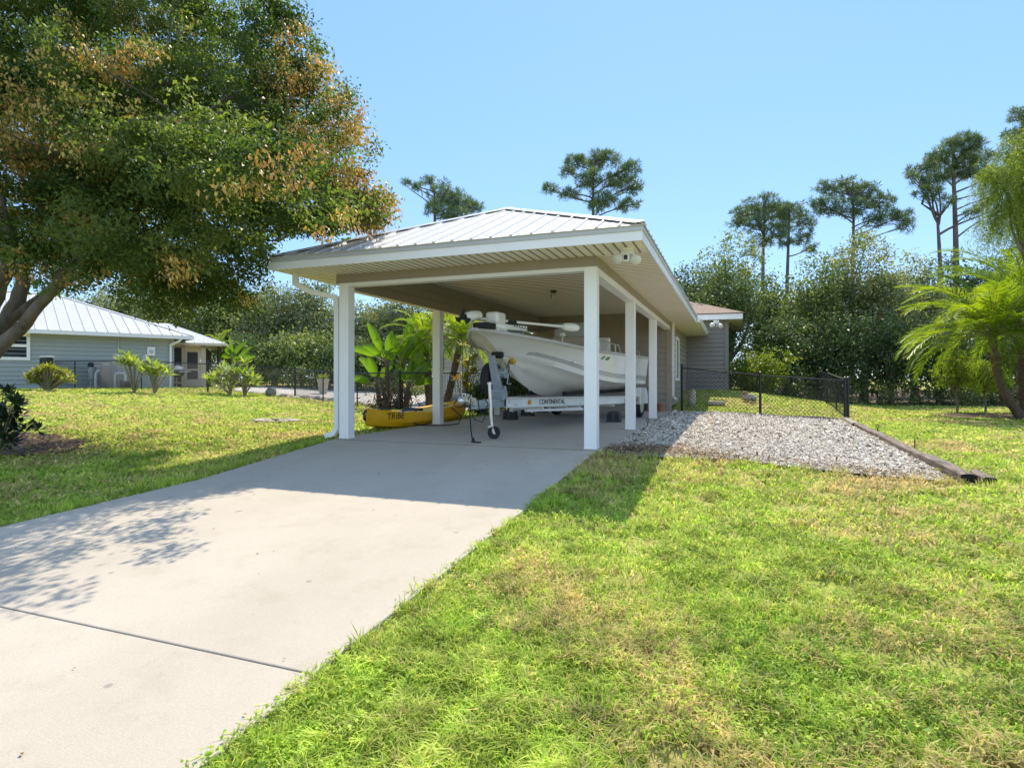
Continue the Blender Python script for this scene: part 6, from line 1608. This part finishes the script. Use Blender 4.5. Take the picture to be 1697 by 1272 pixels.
# clumps: thin where a noise field is low
gx = np.floor(x*6).astype(int); gy = np.floor(y*6).astype(int); key = (gx*73856093 ^ gy*19349663) & 0xffff
cell = np.random.default_rng(4).uniform(0,1,65536)[key]
big_n = .5 + .5*np.sin(x*1.3+1.7*np.sin(y*.9))*np.cos(y*1.1+1.3*np.sin(x*.7))
bare = vn3(x, y); k = r.uniform(0,1,len(x)) < (.50 + .5*cell)*np.clip(1.15-bare*1.2,.12,1); x, y, d, cell, big_n = x[k], y[k], d[k], cell[k], big_n[k]
n = len(x); z = H(x, y) - .03
lod = np.clip(d/3.2, 1, 9)
h = (.030 + .024*cell + .012*big_n)*r.uniform(.5, 1.35, n)*np.where(d > 8, 1.0, 1.0); wv = .0078*lod*r.uniform(.6, 1.4, n)
az = r.uniform(0, 2*math.pi, n); ln = r.uniform(.4, 1.9, n); dirv = np.stack([np.cos(az), np.sin(az), np.zeros(n)], 1)
base = np.stack([x, y, z], 1); az2 = az + math.pi/2 + r.uniform(-.8,.8,n); side = np.stack([np.cos(az2), np.sin(az2), np.zeros(n)], 1)*wv[:, None]*.5
m1 = base + dirv*(h*ln*.30)[:, None] + np.array([0,0,1])*(h*.6)[:, None]; tip = base + dirv*(h*ln*.95)[:, None] + np.array([0,0,1])*(h*(1-.30*ln*.6))[:, None]
V = np.stack([base-side, base+side, m1+side*.85, m1-side*.85, tip], 1).reshape(-1, 3)
i0 = np.arange(n)*5; fl_ = np.stack([i0, i0+1, i0+2, i0+3, i0+3, i0+2, i0+4], 1).ravel(); st = np.stack([np.arange(n)*7, np.arange(n)*7+4], 1).ravel()
rn = np.repeat(np.clip(r.uniform(0,1,n)*.75 + cell*.25, 0, 1), 2)
tag(np_mesh('lawn_grass', V, fl_, st, M['grass'], rn), kind='stuff')
# tall tufts: along the driveway edge, the carport shade and a few in the lawn
tx, ty = [], []
for _ in range(34): yy = r.uniform(-7.5, .0); tx.append(r.uniform(.03,.22)); ty.append(yy)
for _ in range(60): yy = r.uniform(-3.2,-.3); tx.append(r.uniform(.1,1.3)); ty.append(yy)
for _ in range(70): yy = r.uniform(-6,-.1); tx.append(dl(yy)-r.uniform(.02,.2)); ty.append(yy)
for _ in range(60): tx.append(r.uniform(.4,4.6)); ty.append(r.uniform(-.6,-.25))
for _ in range(90): tx.append(r.uniform(4.8,5.6)); ty.append(r.uniform(-1.5,8))
for _ in range(60): tx.append(r.uniform(.3,4.9)); ty.append(r.uniform(10.4,11.2))
for (u, v) in ((1035,960),(1210,1110),(1090,1000),(1250,940),(1000,1140)):
    q = gz(u, v, -.25); tx.append(q.x); ty.append(q.y)
for _ in range(160): 
    q, dd = (r.uniform(-24,-10), r.uniform(3,12)); tx.append(q); ty.append(dd)
tx, ty = np.array(tx), np.array(ty); m_ = 16; X_, Y_ = np.repeat(tx, m_), np.repeat(ty, m_); k = lawn_mask(X_, Y_, r); X_, Y_ = X_[k], Y_[k]; n = len(X_)
P = np.stack([X_+r.normal(size=n)*.03, Y_+r.normal(size=n)*.03, H(X_, Y_)-.03], 1); D = unit(np.stack([r.normal(size=n)*.45, r.normal(size=n)*.45, np.ones(n)], 1))
leaves_o = leaves('tall_grass_tufts', P, D, rdir(n, r), r.uniform(.07,.15,n), .007, r.uniform(.1,.8,n), M['grass'], fold=.05); tag(leaves_o, kind='stuff')
# small broad-leaved weeds
x, y, d = scatter_polar(26000, 1.5, 9, R(55), r); k = lawn_mask(x, y, r) & (np.sin(x*2.1+2*np.sin(y*1.7))*np.cos(y*1.9+x*.4) > .15); x, y, d = x[k], y[k], d[k]; n = len(x)
P = np.stack([x, y, H(x, y)+r.uniform(-.01,.04,n)], 1); D = np.stack([r.normal(size=n), r.normal(size=n), r.uniform(0,.6,n)], 1); N = np.stack([r.normal(size=n)*.3, r.normal(size=n)*.3, np.ones(n)], 1); ll = r.uniform(.012,.026,n)
tag(leaves('lawn_weeds', P, D, N, ll, ll*.75, r.uniform(.05,.6,n), M['grass']), kind='stuff')
# gravel pebbles
n = 85000; x = r.uniform(.0, 4.85, n); y = r.uniform(-.5, 10.6, n)
k = in_poly(x, y, GRAVEL) | (r.uniform(0,1,n) < .02); dist = np.hypot(x-CAM.x, y-CAM.y); k &= (r.uniform(0,1,n) < np.clip(11/dist,.4,1))
k &= ~((x < 1.3) & (y < .9) & (r.uniform(0,1,n) < .55)); x, y = x[k], y[k]; n = len(x); s = .0095*np.exp(r.normal(size=n)*.45)*np.clip(np.hypot(x-CAM.x,y-CAM.y)/9,1,1.5)
def stones(name, x, y, z, s, m, rn, flat=.55):
    n = len(x); a = r.uniform(0, 6.28, n); O = np.array([(1,0,0),(0,1,0),(-1,0,0),(0,-1,0),(0,0,1),(0,0,-1)], float)[None]*np.stack([r.uniform(.8,1.7,n), r.uniform(.6,1.1,n), r.uniform(.4,.8,n)*flat*1.6], 1)[:, None]*s[:, None, None]
    O = O + r.normal(size=O.shape)*s[:, None, None]*.22
    ca, sa = np.cos(a)[:, None], np.sin(a)[:, None]; tl = r.uniform(-.5,.5,n)[:, None]
    Xr = O[...,0]*ca - O[...,1]*sa; Yr = O[...,0]*sa + O[...,1]*ca; Zr = O[...,2] + Xr*tl
    V = np.stack([Xr + x[:, None], Yr + y[:, None], Zr + z[:, None]], -1).reshape(-1, 3)
    F_ = np.array([(0,1,4),(1,2,4),(2,3,4),(3,0,4),(1,0,5),(2,1,5),(3,2,5),(0,3,5)]); ff = (np.arange(n)[:, None, None]*6 + F_[None]).ravel()
    return np_mesh(name, V, ff, np.arange(0, len(ff), 3), m, np.repeat(rn, 8))
tag(stones('gravel_stones', x, y, H(x, y)+s*.12+.002, s, M['pebble'], np.clip(r.uniform(-.1,1.15,n),0,1)), kind='stuff')
n = 260; yy = r.uniform(-9, -.2, n); xx = r.uniform(-4.3, 0, n); kk = (r.uniform(0,1,n) < np.where(xx < -2, .9, .35)); xx, yy = xx[kk], yy[kk]; n = len(xx)
P = np.stack([xx, yy, .055*yy+.006], 1); D = np.stack([r.normal(size=n), r.normal(size=n), r.uniform(0,.25,n)], 1); N = np.stack([r.normal(size=n)*.15, r.normal(size=n)*.15, np.ones(n)], 1); ll = r.uniform(.008,.026,n)
tag(leaves('driveway_leaf_litter', P, D, N, ll, ll*.5, r.uniform(0,.7,n), M['debris']), kind='stuff')
# dead leaves and thatch lying on the gravel edge, mulch and lawn
X_, Y_ = [], []
for cx_, cy2, sx_, sy2, m_ in ((.8,.2,.55,.35,1500),(1.7,-.15,.35,.15,260),(3.3,-.2,.5,.2,420),(2.6,10.2,1.6,.35,300),(-9.3,-1.6,1.8,1.0,2600),(2.2,4,1.4,3,420),(.3,-.1,.3,.3,500)):
    X_.append(r.normal(cx_, sx_, m_)); Y_.append(r.normal(cy2, sy2, m_))
X_, Y_ = np.concatenate(X_), np.concatenate(Y_); k = ~((X_ < .1) & (X_ > -4.5) & (Y_ > -5)); X_, Y_ = X_[k], Y_[k]; n = len(X_)
P = np.stack([X_, Y_, H(X_, Y_)+r.uniform(.005,.03,n)], 1); D = np.stack([r.normal(size=n), r.normal(size=n), r.normal(size=n)*.25], 1); N = np.stack([r.normal(size=n)*.35, r.normal(size=n)*.35, np.ones(n)], 1); ll = r.uniform(.03,.08,n)
tag(leaves('leaf_litter', P, D, N, ll, ll*.35, r.uniform(0,1,n), M['debris']), kind='stuff')
bpy.context.view_layer.update()
